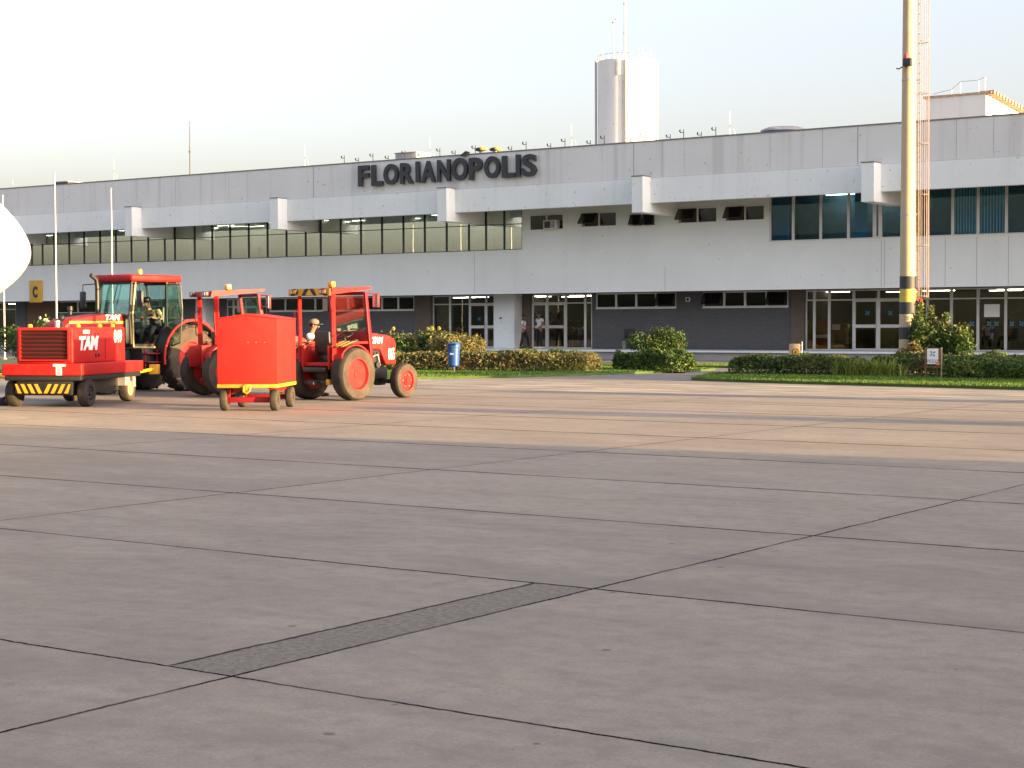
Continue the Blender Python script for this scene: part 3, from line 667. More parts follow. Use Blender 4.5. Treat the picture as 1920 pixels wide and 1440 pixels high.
def small_tractor(label, loc, rotz, hazard, number, wy=0.0):
    T = thing('tractor', label, 'tractor', loc, rotz, 'red airport tow tractors')
    X = 0.62
    for s in (-1, 1):
        wheel(T, 'rear_wheel', s*X, wy, 0.555, 0.36, 0.335, s, 'tyre_brown', 'red', 0, 8, 0.35)
        wheel(T, 'front_wheel', s*0.68, 1.63, 0.375, 0.24, 0.225, s, 'tyre_brown', 'red', 0, 6, 0.05, steer=0)
    # chassis
    m = MB(); m.lathe([(0.13, -0.5), (0.17, -0.2), (0.17, 0.2), (0.13, 0.5)], (0, 0, 0.56), 'x', 14)
    m.bbox(-0.17, 0.17, -0.28, 1.0, 0.34, 0.82, 0.04); m.bbox(-0.14, 0.14, 0.98, 1.75, 0.40, 0.66, 0.03)
    m.bbox(-0.60, 0.60, 1.56, 1.70, 0.30, 0.40, 0.02); m.bbox(-0.07, 0.07, 1.5, 1.76, 0.26, 0.5, 0.02)
    for s in (-1, 1): m.tube([(s*0.54, 1.63, 0.2), (s*0.54, 1.63, 0.56)], 0.05, 8)
    m.bbox(-0.42, 0.42, -0.42, -0.34, 0.34, 0.42, 0.01); m.bbox(-0.06, 0.06, -0.62, -0.2, 0.33, 0.40, 0.01)
    m.bbox(-0.30, 0.30, -0.55, -0.25, 0.60, 0.70, 0.02); m.bbox(-0.45, 0.45, -0.3, 0.9, 0.70, 0.76, 0.015)
    m.build('chassis', 'dark', T)
    m = MB(); m.bbox(0.30, 0.40, -0.5, -0.42, 0.33, 0.45, 0.01); m.build('hitch', 'yellow', T)
    # engine
    m = MB(); m.bbox(-0.20, 0.20, 0.9, 1.42, 0.62, 1.04, 0.03)
    for k in range(4): m.lathe([(0.035, -0.23), (0.035, 0.23)], (0, 0.98+k*0.11, 0.96), 'x', 8)
    m.lathe([(0.07, -0.26), (0.07, 0.26)], (0, 1.28, 0.72), 'x', 12); m.lathe([(0.05, -0.25), (0.05, 0.25)], (0, 1.05, 0.80), 'x', 10)
    m.build('engine', 'dark', T)
    m = MB()
    for s in (-1, 1): m.tube([(s*0.235, 0.95, 0.66), (s*0.245, 1.1, 0.9), (s*0.235, 1.28, 0.94), (s*0.24, 1.36, 0.7)], 0.018, 6); m.bbox(s*0.24-0.03, s*0.24+0.03, 0.8, 0.9, 0.62, 0.82, 0.01)
    m.build('pipe', 'steel', T)
    # hood
    prof = [(0.74, 1.08), (0.74, 1.42), (1.2, 1.405), (1.72, 1.335), (1.88, 1.25), (1.90, 1.1), (1.90, 0.72), (1.56, 0.72), (1.36, 1.04)]
    m = MB(); m.prism(prof, -0.25, 0.25, 'x', 0.03); m.build('hood', 'red', T)
    m = MB(); m.bbox(-0.19, 0.19, 1.895, 1.91, 0.8, 1.2, 0.005); m.build('grille', 'black', T)
    for s in (-1, 1):
        m = MB(); m.lathe([(0.07, 0), (0.08, 0.03), (0.02, 0.045)], (s*0.12, 1.9, 1.06), 'y', 14); m.build('headlight', 'white', T)
    if number:
        decal('TAM', 0.36, 0.14, 'right', (0.253, 1.05, 1.18), T, 'white', 0.25); decal(number, 0.22, 0.26, 'right', (0.252, 1.62, 0.82), T, 'cream', 0.05, 0.02)
        decal('TAM', 0.40, 0.13, 'left', (-0.252, 1.28, 1.20), T, 'white', 0.25)
    # fenders
    for s in (-1, 1):
        m = MB(); x0, x1 = (0.40, 0.82) if s > 0 else (-0.82, -0.40)
        arc = [(wy+max(-0.45, 0.62*math.cos(a)), 0.555+0.62*math.sin(a)) for a in np.linspace(R_(150), R_(28), 12)]
        arc2 = [(wy+(y-wy)*0.94, 0.555+(z-0.555)*0.955) for y, z in arc]
        m.prism(arc+arc2[::-1], x0+(0.0 if s < 0 else 0.0), x1-(0.12 if s > 0 else 0) if s > 0 else x1, 'x') if s > 0 else m.prism(arc+arc2[::-1], x0+0.12, x1, 'x')
        m.prism([(wy-0.48, 0.66), (0.50, 0.66), (0.55, 0.80), (0.12, 1.12), (-0.50, 1.16), (wy-0.50, 1.14)], s*0.36-0.02, s*0.36+0.02, 'x', 0.008)
        m.build('fender', 'red', T)
    for s in (-1, 1):
        m = MB(); m.hexa([(s*0.60-0.2, -0.46, 1.12), (s*0.60+0.2, -0.46, 1.12), (s*0.60+0.2, -0.14, 1.22), (s*0.60-0.2, -0.14, 1.22), (s*0.60-0.2, -0.46, 1.14), (s*0.60+0.2, -0.46, 1.14), (s*0.60+0.2, -0.14, 1.245), (s*0.60-0.2, -0.14, 1.245)])
        m.cur = 1
        for k in range(3):
            a = s*0.60-0.2+k*0.14; m.hexa([(a, -0.465, 1.118), (a+0.07, -0.465, 1.118), (a+0.12, -0.145, 1.218), (a+0.05, -0.145, 1.218), (a, -0.465, 1.146), (a+0.07, -0.465, 1.146), (a+0.12, -0.145, 1.25), (a+0.05, -0.145, 1.25)])
        m.build('hazard_flap', ['black', 'yellow'], T)
    # cab
    m = MB()
    for s in (-1, 1):
        m.tube([(s*0.47, -0.42, 0.80), (s*0.47, -0.44, 2.24)], [0.062, 0.055], 4)
        m.bbox(s*0.46-0.03, s*0.46+0.03, -0.3, 0.76, 1.18, 1.235, 0.012)
    m.bbox(-0.45, 0.45, -0.44, -0.36, 0.72, 0.80, 0.01)
    m.build('cab_post', 'red', T)
    m = MB()
    for s in (-1, 1):
        m.prism([(0.70, 0.82), (0.78, 0.82), (0.76, 1.2), (0.60, 2.28), (0.52, 2.28), (0.66, 1.2)], s*0.50-0.03, s*0.50+0.03, 'x', 0.01)
    m.prism([(0.70, 1.05), (0.77, 1.05), (0.735, 1.44), (0.66, 1.44)], -0.48, 0.48, 'x', 0.01)
    m.prism([(0.555, 2.22), (0.62, 2.22), (0.61, 2.29), (0.545, 2.29)], -0.48, 0.48, 'x', 0.01)
    m.build('windshield_frame', 'reddark', T)
    m = MB(); m.hexa([(-0.47, 0.70, 1.43), (0.47, 0.70, 1.43), (0.47, 0.706, 1.43), (-0.47, 0.706, 1.43), (-0.47, 0.58, 2.23), (0.47, 0.58, 2.23), (0.47, 0.586, 2.23), (-0.47, 0.586, 2.23)]); m.build('windshield', 'glass_cab', T)
    m = MB(); m.hexa([(-0.57, -0.62, 2.21), (0.57, -0.62, 2.21), (0.57, 0.66, 2.345), (-0.57, 0.66, 2.345), (-0.57, -0.58, 2.335), (0.57, -0.58, 2.335), (0.57, 0.70, 2.395), (-0.57, 0.70, 2.395)])
    rf = m.build('roof', 'red', T)
    if hazard:
        m = MB(); m.box(-0.575, 0.575, -0.66, -0.624, 2.19, 2.34); 
        for a, b, sl in ((-0.40, -0.22, 0.10), (0.22, 0.40, -0.10)): m.cur = 1; m.prism([(a, 2.19), (b, 2.19), (b+sl, 2.34), (a+sl, 2.34)], -0.668, -0.66, 'y')
        m.cur = 1; m.prism([(-0.11, 2.20), (0.11, 2.20), (0.0, 2.335)], -0.668, -0.66, 'y')
        m.prism([(-0.575, 2.19), (-0.52, 2.19), (-0.46, 2.34), (-0.575, 2.34)], -0.668, -0.66, 'y'); m.prism([(0.575, 2.19), (0.52, 2.19), (0.46, 2.34), (0.575, 2.34)], -0.668, -0.66, 'y')
        m.build('hazard_panel', ['black', 'yellow'], T)
    for s in (-1, 1):
        xx = s*0.40 if hazard else s*0.42+0.1*(s < 0)
        m = MB(); m.bbox(xx-0.09, xx+0.09, -0.72, -0.64, 2.225, 2.325, 0.01); m.cur = 1
        m.box(xx-0.075, xx-0.01, -0.727, -0.719, 2.24, 2.31); m.cur = 2 if hazard else 1; m.box(xx+0.01, xx+0.075, -0.727, -0.719, 2.24, 2.31)
        m.build('rear_light', ['dark', 'steel', 'amber'], T)
    m = MB(); m.lathe([(0.05, 2.36), (0.05, 2.39)], (0.0, 0.05, 0), 'z', 12); bc0 = m
    m.cur = 1; m.bbox(-0.062, 0.062, -0.01, 0.11, 2.385, 2.505, 0.015); m.build('beacon', ['dark', 'amber'], T)
    # seat, wheel, dash, mirrors
    m = MB(); m.bbox(-0.22, 0.22, -0.20, 0.26, 0.95, 1.07, 0.04); m.prism([(-0.26, 1.0), (-0.16, 1.0), (-0.22, 1.45), (-0.29, 1.45)], -0.21, 0.21, 'x', 0.02); m.bbox(-0.14, 0.14, -0.18, 0.22, 0.74, 0.96, 0.02); m.build('seat', 'black', T)
    m = MB()
    cx = Vector((0, 0.44, 1.36)); ax = Vector((0, -0.35, 1)).normalized(); u = Vector((1, 0, 0)); v = ax.cross(u)
    m.tube([cx+(u*math.cos(a)+v*math.sin(a))*0.19 for a in np.linspace(0, 2*math.pi, 25)], 0.014, 6, False); m.tube([cx, cx-ax*0.4], 0.025, 8)
    for a in (0.5, 2.6, 4.7): m.tube([cx, cx+(u*math.cos(a)+v*math.sin(a))*0.19], 0.010, 5)
    m.build('steering_wheel', 'black', T)
    m = MB(); m.bbox(-0.26, 0.26, 0.52, 0.68, 1.05, 1.28, 0.03); m.build('dashboard', 'dark', T)
    for s, y, z in ((-1, 0.62, 2.02), (1, 0.72, 2.10)):
        m = MB(); m.tube([(s*0.50, 0.58, 2.26), (s*0.66, y, 2.24), (s*0.66, y, z+0.12)], 0.012, 6); m.bbox(s*0.66-0.085, s*0.66+0.085, y-0.02, y+0.035, z-0.15, z+0.15, 0.015)
        m.cur = 1; m.box(s*0.66-0.07, s*0.66+0.07, y-0.026, y-0.019, z-0.135, z+0.135); m.build('mirror', ['reddark' if s > 0 else 'dark', 'mirror'], T)
    m = MB()
    for s in (-1, 1): m.tube([(s*0.50, -0.47, 1.35), (s*0.54, -0.50, 1.38), (s*0.54, -0.52, 1.86), (s*0.50, -0.48, 1.9)], 0.013, 6)
    m.build('grab_handle', 'redbox', T)
    return T
TR = small_tractor('small red tractor with striped hazard panel on cab roof and number 065 on hood', (-23.86, 27.47, 0), 0.0, True, '065')
TM = small_tractor('small red tractor with plain cab roof, partly hidden behind the red box cart', (-27.22, 27.80, 0), R_(-21.6), False, None, -0.26)

# --- large cab tractor (faces the viewer's left) -------------------------
BT = thing('tractor', 'large red tractor with glass cab, exhaust stack and open door', 'tractor', (-30.85, 29.4, 0), R_(180), 'red airport tow tractors')
for s in (-1, 1):
    wheel(BT, 'rear_wheel', s*0.72, 0, 0.79, 0.46, 0.42, s, 'tyre_brown' if s > 0 else 'tyre', 'red', 20, 8, 0.3)
    wheel(BT, 'front_wheel', s*0.74, 2.6, 0.52, 0.32, 0.30, s, 'tyre_brown', 'gold', 16, 8, 0.05)
m = MB(); m.bbox(-0.22, 0.22, -0.4, 1.5, 0.5, 1.0, 0.05); m.bbox(-0.20, 0.20, 1.4, 3.1, 0.55, 1.0, 0.04); m.lathe([(0.2, -0.5), (0.2, 0.5)], (0, 0, 0.79), 'x', 14); m.bbox(-0.6, 0.6, 2.52, 2.68, 0.45, 0.6, 0.03)
m.bbox(-0.62, 0.62, 0.35, 1.35, 0.62, 1.05, 0.04); m.build('chassis', 'dark', BT)
m = MB(); m.prism([(1.62, 1.12), (1.62, 1.86), (2.2, 1.86), (3.2, 1.74), (3.42, 1.60), (3.44, 1.0), (3.3, 0.98)], -0.36, 0.36, 'x', 0.05); m.build('hood', 'red', BT)
m = MB(); 
for s in (-1, 1): m.box(s*0.362-0.004, s*0.362+0.004, 1.66, 3.30, 1.63, 1.69)
m.build('stripe', 'mastyellow', BT)
m = MB(); m.bbox(-0.33, 0.33, 3.42, 3.455, 1.02, 1.56, 0.01); 
for s in (-1, 1): m.bbox(s*0.34-0.012, s*0.34+0.026, 2.0, 3.2, 1.05, 1.50, 0.01)
m.build('grille', 'black', BT)
LT_ = decal('TAM', 0.44, 0.13, 'left', (-0.367, 2.25, 1.71), BT, 'white', 0.25)
# cab
m = MB(); PO = 0.57
for s in (-1, 1):
    m.tube([(s*PO, 1.62, 1.15), (s*PO, 1.66, 1.8), (s*(PO-0.04), 1.55, 2.62)], 0.04, 6)
    m.tube([(s*PO, 0.55, 1.3), (s*(PO+0.02), 0.50, 2.62)], 0.035, 6)
    m.tube([(s*(PO-0.02), -0.08, 1.5), (s*(PO-0.04), 0.12, 2.62)], 0.035, 6)
    m.bbox(s*PO-0.03, s*PO+0.03, 0.5, 1.62, 1.05, 1.15, 0.01)
m.bbox(-PO, PO, 1.55, 1.64, 1.75, 1.84, 0.015); m.bbox(-PO, PO, 1.5, 1.58, 2.56, 2.64, 0.01); m.bbox(-PO, PO, 0.08, 0.16, 2.56, 2.64, 0.01); m.bbox(-PO, PO, -0.1, 0.55, 1.4, 1.5, 0.02)
m.build('cab_frame', 'dark', BT)
m = MB(); m.bbox(-0.66, 0.66, 0.04, 1.66, 2.62, 2.79, 0.06, 3); m.build('roof', 'red', BT)
m = MB(); m.hexa([(-PO+.03, 1.63, 1.84), (PO-.03, 1.63, 1.84), (PO-.03, 1.637, 1.84), (-PO+.03, 1.637, 1.84), (-PO+.05, 1.54, 2.56), (PO-.05, 1.54, 2.56), (PO-.05, 1.547, 2.56), (-PO+.05, 1.547, 2.56)]); m.build('windshield', 'glass_cab', BT)
m = MB()
for s in (-1, 1): m.hexa([(s*PO-.003, 0.0, 1.52), (s*PO+.003, 0.0, 1.52), (s*PO+.003, 0.52, 1.35), (s*PO-.003, 0.52, 1.35), (s*PO-.003, 0.14, 2.6), (s*PO+.003, 0.14, 2.6), (s*PO+.003, 0.47, 2.6), (s*PO-.003, 0.47, 2.6)])
m.box(-PO+.05, PO-.05, 0.05, 0.056, 1.55, 2.58); m.box(-PO-.003, -PO+.003, 0.58, 1.6, 1.2, 2.58)
m.build('cab_window', 'glass_cab', BT)
# open door swung back, golden sunlight put into its edge colour
m = MB(); fr = [(0.62, 1.60, 1.08), (0.62, 1.62, 1.84), (0.60, 1.50, 2.60)]
m.tube(fr, 0.022, 6); m.tube([(0.62, 1.60, 1.08), (0.64, 0.95, 1.06)], 0.03, 6); m.build('door_trim', 'gold', BT)
dr = MB(); D0 = Vector((0.63, 0.54, 0)); dd = Vector((0.93, 0.37, 0)).normalized()
def dp(u, z): q = D0+dd*u; return (q.x, q.y, z)
dr.tube([dp(0, 1.35), dp(0, 2.56), dp(0.85, 2.54), dp(0.95, 1.95), dp(0.80, 1.18), dp(0.35, 1.10), dp(0, 1.35)], 0.018, 6, False); door = dr.build('door', 'dark', BT)
dr = MB(); P = [dp(0, 1.35), dp(0.35, 1.10), dp(0.80, 1.18), dp(0.95, 1.95), dp(0.85, 2.54), dp(0, 2.56)]
dr.add([Vector(p) for p in P]+[Vector(p)+Vector((0.006, 0.004, 0)) for p in P], [tuple(range(6))[::-1], tuple(range(6, 12))]+[(i, (i+1) % 6, 6+(i+1) % 6, 6+i) for i in range(6)]); dr.build('pane', 'glass_cab', door)
# fenders black with red edge
for s in (-1, 1):
    arc = [(1.0*math.cos(a)*0.95, 0.79+0.93*math.sin(a)) for a in np.linspace(R_(-8), R_(150), 16)]
    arc2 = [(y*0.95, 0.79+(z-0.79)*0.95) for y, z in arc]
    m = MB(); m.prism(arc+arc2[::-1], min(s*0.60, s*0.93), max(s*0.60, s*0.93), 'x'); m.cur = 1
    arc3 = [(y*0.96, 0.79+(z-0.79)*0.965) for y, z in arc]; arc4 = [(y*1.02, 0.79+(z-0.79)*1.02) for y, z in arc]
    m.prism(arc4+arc3[::-1], s*0.95-0.02, s*0.95+0.02, 'x'); m.cur = 0
    m.prism([(0.94, 0.7), (0.9, 1.2), (0.5, 1.66), (-0.2, 1.74), (-0.4, 1.3), (-0.2, 0.8)], s*0.58-0.015, s*0.58+0.015, 'x')
    m.build('fender', ['black', 'red'], BT)
m = MB(); m.tube([(-0.44, 1.75, 1.2), (-0.44, 1.75, 2.5), (-0.44, 1.78, 2.68), (-0.44, 1.95, 2.78)], [0.05, 0.055, 0.055, 0.05], 10); m.build('exhaust_pipe', 'dark', BT)
m = MB(); m.tube([(0.70, 0.95, 1.02), (0.74, 0.98, 0.48)], 0.02, 6); m.tube([(0.70, 1.32, 1.02), (0.74, 1.35, 0.48)], 0.02, 6)
for z in (0.5, 0.72, 0.92): m.bbox(0.66, 0.84, 0.95, 1.36, z-0.015, z+0.015, 0.005)
m.build('step', 'reddark', BT)
for s in (-1, 1):
    m = MB(); m.tube([(s*0.60, 1.6, 2.58), (s*0.98, 1.72, 2.56), (s*0.98, 1.72, 2.4)], 0.013, 6); m.bbox(s*0.98-0.09, s*0.98+0.09, 1.70, 1.75, 2.0, 2.4, 0.02); m.cur = 1; m.box(s*0.98-0.075, s*0.98+0.075, 1.69, 1.701, 2.02, 2.38); m.build('mirror', ['black', 'mirror'], BT)
m = MB(); m.lathe([(0.05, 2.78), (0.05, 2.81)], (0.1, 0.9, 0), 'z', 12); m.cur = 1; m.lathe([(0.06, 2.81), (0.06, 2.90), (0.045, 2.93)], (0.1, 0.9, 0), 'z', 14); m.build('beacon', ['dark', 'amber'], BT)
m = MB(); m.bbox(-0.24, 0.24, 0.25, 0.75, 1.35, 1.48, 0.04); m.bbox(-0.24, 0.24, 0.18, 0.30, 1.45, 2.05, 0.05); m.build('seat', 'black', BT)
m = MB(); cx = Vector((0, 1.22, 1.85)); ax = Vector((0, -0.5, 1)).normalized(); u = Vector((1, 0, 0)); v = ax.cross(u)
m.tube([cx+(u*math.cos(a)+v*math.sin(a))*0.2 for a in np.linspace(0, 2*math.pi, 25)], 0.015, 6, False); m.tube([cx, cx-ax*0.5], 0.04, 8); m.build('steering_wheel', 'black', BT)
m = MB(); m.tube([(0.1, 1.60, 2.56), (0.0, 1.66, 2.1)], 0.012, 5); m.build('wiper', 'black', BT)
m = MB(); m.bbox(-0.3, 0.3, 1.3, 1.55, 1.15, 1.75, 0.04); m.build('dashboard', 'dark', BT)
m = MB(); m.lathe([(0.05, 1.84), (0.05, 1.92), (0.075, 1.94), (0.06, 2.03)], (0.05, 3.0, 0), 'z', 12); m.build('air_intake', 'black', BT)

# the open door, steps and trim are on the tractor's left side; stack on its right
def flip(o):
    for c in kids(o):
        if c is LT_: continue
        c.data.transform(Matrix.Scale(-1, 4, (1, 0, 0))); c.data.flip_normals(); c.location.x *= -1; flip(c)
flip(BT)

# --- ground power unit ----------------------------------------------------
GP = thing('ground_power_unit', 'red ground power cart with black louvred grille and white TAM lettering on its side', 'power cart', (-26.45, 21.94, 0), R_(26.3))
for x, y, s, st in ((-0.74, 0.42, -1, 0.0), (0.74, 0.42, 1, 0.0), (-0.62, 2.85, -1, 0), (0.62, 2.85, 1, 0)):
    wheel(GP, 'wheel', x, y, 0.27, 0.2, 0.15, s, 'tyre' if y < 1 else 'tyre_brown', 'dark' if y < 1 else 'woodlight', 0, 6, 0.05, st)  # rear tyres browner, hubs golden: sunlit tone put into the colour
m = MB(); m.bbox(-0.78, 0.78, 0.04, 3.25, 0.52, 0.62, 0.02); m.bbox(-0.56, 0.56, 0.10, 3.1, 0.24, 0.52, 0.02); m.bbox(-0.7, 0.7, 0.36, 0.48, 0.22, 0.34, 0.02); m.bbox(-0.6, 0.6, 2.79, 2.91, 0.22, 0.34, 0.02)
m.build('chassis', 'dark', GP)
m = MB(); m.box(0.56, 0.72, 2.5, 2.76, 0.34, 0.6); m.box(0.56, 0.72, 2.94, 3.1, 0.3, 0.6); m.build('mudguard', 'steel', GP)
m = MB(); m.bbox(-0.575, 0.575, 0.06, 0.10, 0.26, 0.47, 0.006); 
for k in range(4):
    for sgn in (-1, 1):
        a = sgn*(0.02+k*0.14) + (0 if sgn > 0 else 0); m.cur = 1
        P = [(a, 0.275), (a+sgn*0.07, 0.275), (a+sgn*0.16, 0.455), (a+sgn*0.09, 0.455)]
        m.prism([(min(0.57, max(-0.57, q[0])), q[1]) for q in P], 0.052, 0.0602, 'y')
m.build('hazard_panel', ['black', 'yellow'], GP)
m = MB(); m.bbox(-0.82, 0.82, 0.0, 3.3, 0.62, 0.85, 0.025, 3); m.build('deck', 'red', GP)
m = MB(); XB = 0.575
wall_ops = None
m.bbox(-XB, XB, 0.16, 2.9, 0.85, 1.555, 0.03, 3); body = m.build('body', 'red', GP)
m = MB(); m.box(-0.47, 0.50, 0.140, 0.158, 0.93, 1.50); m.cur = 1
for k in range(7): m.hexa([(-0.46, 0.128, 0.945+k*0.078), (0.49, 0.128, 0.945+k*0.078), (0.49, 0.140, 0.955+k*0.078), (-0.46, 0.140, 0.955+k*0.078), (-0.46, 0.100, 0.97+k*0.078), (0.49, 0.100, 0.97+k*0.078), (0.49, 0.140, 0.995+k*0.078), (-0.46, 0.140, 0.995+k*0.078)])
m.build('grille', ['black', mat('grille_slat', (0.10, 0.010, 0.012), 0.5)], GP)
m = MB()
for x0, x1, z0, z1 in ((-0.50, 0.53, 1.50, 1.525), (-0.50, 0.53, 0.905, 0.93), (-0.50, -0.47, 0.93, 1.50), (0.50, 0.53, 0.93, 1.50)): m.box(x0, x1, 0.09, 0.159, z0, z1)
m.build('grille_frame', 'red', GP)
decal('TAM', 0.95, 0.28, 'right', (XB+0.004, 0.42, 1.10), GP, 'white', 0.28, 0.055)
decal('049', 0.42, 0.27, 'right', (XB+0.004, 2.28, 1.23), GP, 'cream', 0.0, 0.02)
m = MB(); m.box(XB+0.001, XB+0.006, 0.68, 1.0, 1.43, 1.50); m.build('plate', 'cream', GP)
m = MB()
for y in (1.28, 1.42): 
    for z in (0.96, 1.38): m.bbox(XB, XB+0.015, y, y+0.07, z, z+0.07, 0.005)
m.bbox(XB-0.02, XB+0.008, 1.80, 1.815, 0.9, 1.5, 0.002)
m.build('vent', 'black', GP)
m = MB(); m.box(0.24, 0.5, -0.006, 0.002, 0.80, 0.845); m.box(0.30, 0.42, -0.006, 0.002, 0.63, 0.79); m.cur = 1
for k in range(4): m.box(0.32, 0.40, -0.008, -0.005, 0.65+k*0.03, 0.664+k*0.03)
m.build('label_plate', ['white', 'dark'], GP)
m = MB(); 
for x, y in ((-0.40, 0.4), (0.3, 1.1), (0.3, 2.2), (0.42, 2.6)): m.lathe([(0.05, 1.55), (0.05, 1.60), (0.03, 1.62)], (x, y, 0), 'z', 10)
m.build('marker_light', 'amber', GP)
m = MB(); m.lathe([(0.05, 1.55), (0.05, 1.64), (0.06, 1.65), (0.055, 1.69)], (0.12, 0.5, 0), 'z', 12); m.cur = 1; m.ell((0.19, 0.56, 1.74), (0.065, 0.065, 0.065), 10, 8); m.lathe([(0.03, 1.55), (0.03, 1.7)], (0.19, 0.56, 0), 'z', 8); m.build('exhaust_stack', ['steel', 'black'], GP)
m = MB(); m.tube([(0.15, 3.25, 0.42), (0.30, 4.25, 0.56), (0.42, 5.0, 0.62)], 0.035, 8); m.bbox(0.32, 0.52, 4.95, 5.12, 0.50, 0.72, 0.02); m.build('tow_bar', 'yellow', GP)
m = MB(); m.prism([(0, 0), (0.30, 0), (0.12, 0.16), (0.06, 0.16)], -0.12, 0.12, 'y', 0.01)
tag(m.build('wheel_chock', 'black', loc=(-27.95, 22.05, 0.004), rotz=R_(26)), 'black rubber wheel chock against the front wheel of the power cart', 'wheel chock')
m = MB(); pts = [(-27.4, 22.3, 0.45), (-27.85, 22.1, 0.12), (-28.1, 21.95, 0.03), (-28.9, 21.6, 0.03), (-30.2, 21.4, 0.03), (-31, 20.4, 0.03), (-29.5, 18, 0.03), (-27.6, 17.2, 0.03), (-26.6, 16.8, 0.4), (-26.4, 16.6, 1.3)]
P = [Vector(p) for p in pts]; Q = []
for i in range(len(P)-1):
    a, b, c, d = P[max(i-1, 0)], P[i], P[i+1], P[min(i+2, len(P)-1)]
    for k in range(6):
        t = k/6; q = 0.5*((2*b)+(c-a)*t+(2*a-5*b+4*c-d)*t*t+(3*b-a-3*c+d)*t**3); q.z = max(0.03, q.z); Q.append(q)
m.tube(Q, 0.028, 8); tag(m.build('power_cable', 'black'), 'black power cable lying on the apron at far left of the power cart', 'cable')

# --- red box cart ---------------------------------------------------------
def box_cart(label, loc, rotz):
    T = thing('box_cart', label, 'baggage cart', loc, rotz, 'red box carts')
    for x in (-0.47, 0.47):
        for y in (0, 1.42): wheel(T, 'wheel', x, y, 0.20, 0.13, 0.10, 1 if x > 0 else -1, 'tyre_brown', 'tyre_brown', 0, 5, 0.1, n=24)
    m = MB()
    for x in (-0.40, 0.40): m.bbox(x-0.03, x+0.03, -0.02, 0.04, 0.14, 0.43, 0.01); m.bbox(x-0.03, x+0.03, 1.38, 1.44, 0.14, 0.43, 0.01); m.hexa([(x-0.02, 0.25, 0.30), (x+0.02, 0.25, 0.30), (x+0.02, 1.40, 0.36), (x-0.02, 1.40, 0.36), (x-0.02, 0.25, 0.42), (x+0.02, 0.25, 0.42), (x+0.02, 1.40, 0.42), (x-0.02, 1.40, 0.42)])
    m.bbox(-0.42, 0.42, -0.03, 0.03, 0.15, 0.25, 0.01); m.bbox(-0.42, 0.42, 1.39, 1.45, 0.16, 0.25, 0.01); m.build('frame', 'reddark', T)
    z0, ze, zp = 0.50, 1.73, 1.80; y0, y1 = -0.20, 1.55; h = 0.56
    m = MB(); m.prism([(-h, z0), (h, z0), (h, ze-0.03), (0, zp-0.03), (-h, ze-0.03)], y0, y1, 'y', 0.008); m.build('body', 'redbox', T)
    m = MB(); m.prism([(-h-0.012, ze-0.03), (0, zp-0.028), (h+0.012, ze-0.03), (h+0.012, ze-0.012), (0, zp), (-h-0.012, ze-0.012)], y0-0.012, y1+0.012, 'y', 0.003); m.build('lid', 'redbox', T)
    m = MB(); m.bbox(-h-0.004, h+0.004, y0-0.02, y1+0.02, 0.43, 0.498, 0.006); m.build('base_rail', 'yellow', T)
    m = MB(); m.tube([(-0.06, -0.235, 0.47), (-0.06, -0.26, 0.36), (0.0, -0.27, 0.33), (0.06, -0.26, 0.38), (0.06, -0.235, 0.47)], 0.018, 6); m.bbox(-0.05, 0.05, -0.25, -0.2, 0.36, 0.5, 0.008); m.build('coupling', 'yellow', T)
    m = MB(); m.tube([(0.30, 1.5, 0.44), (0.22, 2.15, 0.46), (0.2, 2.6, 0.44)], 0.03, 6); m.tube([(-0.3, 1.5, 0.44), (0.2, 2.15, 0.46)], 0.025, 6); m.build('tow_bar', 'yellow', T)
    m = MB()
    for x in (0.02, 0.17, 0.33): m.lathe([(0.010, y0-0.008), (0.012, y0-0.001)], (x, 0, 1.27), 'y', 8)
    m.build('rivet', 'orange', T)
    return T
BC = box_cart('red box cart with low gabled lid on four small wheels, behind the small tractors', (-22.13, 23.2, 0), R_(30.9))
dup(BC, (-4.2, 26.9, 0), R_(95), 'unseen red box cart added on the apron for its shadow streak')  # off-frame copy added to throw a shadow streak across the apron
dup(BC, (-6.3, 34.6, 0), R_(90), 'unseen red box cart added near the grass edge for its shadow streak')  # another unseen copy, added for the streak nearer the grass

# --- aircraft nose --------------------------------------------------------
AC = thing('airliner', 'white airliner nose entering the picture at the far left', 'aircraft', (-26.2, 21.45, 0), 0.0)
m = MB(); pr = []; n = 48
S = [0, 0.02, 0.06, 0.12, 0.2, 0.3, 0.45, 0.65, 0.9, 1.2, 1.6, 2.1, 2.7, 3.4, 4.2, 5.0, 5.8, 12, 20, 26, 29, 31.5, 33.5]
vs = []
for s in S:
    k = min(1, s/5.8); r = 1.97*(1-(1-k)**2)**0.66; zc = 2.96+0.22*(1-(1-k)**2)
    if s > 26: q = (s-26)/7.5; r *= (1-q*0.93); zc += 1.2*q
    for i in range(n): a = 2*math.pi*i/n; vs.append((r*math.cos(a), -s, zc+r*1.03*math.sin(a)))
fs = [(i*n+k, i*n+(k+1) % n, (i+1)*n+(k+1) % n, (i+1)*n+k) for i in range(len(S)-1) for k in range(n)]
m.add(vs, fs); m.build('fuselage', 'aircraft', AC)
m = MB(); 
for s in (-1, 1):
    m.tube([(s*0.2, -5.1, 0.38), (s*0.2, -5.1, 0.38)], 0.01, 4); m.lathe([(0.2, s*0.2-0.11), (0.38, s*0.2-0.09), (0.38, s*0.2+0.09), (0.2, s*0.2+0.11)], (0, -5.1, 0.38), 'x', 24)
m.tube([(0, -5.1, 0.38), (0, -5.0, 1.9)], 0.09, 10); m.build('nose_gear', 'dark', AC)
m = MB()
for s in (-1, 1): m.lathe([(0.25, s*3.2-0.2), (0.58, s*3.2-0.17), (0.58, s*3.2+0.17), (0.25, s*3.2+0.2)], (0, -18, 0.58), 'x', 24); m.tube([(s*3.2, -18, 0.58), (s*2.6, -18, 2.4)], 0.13, 10)
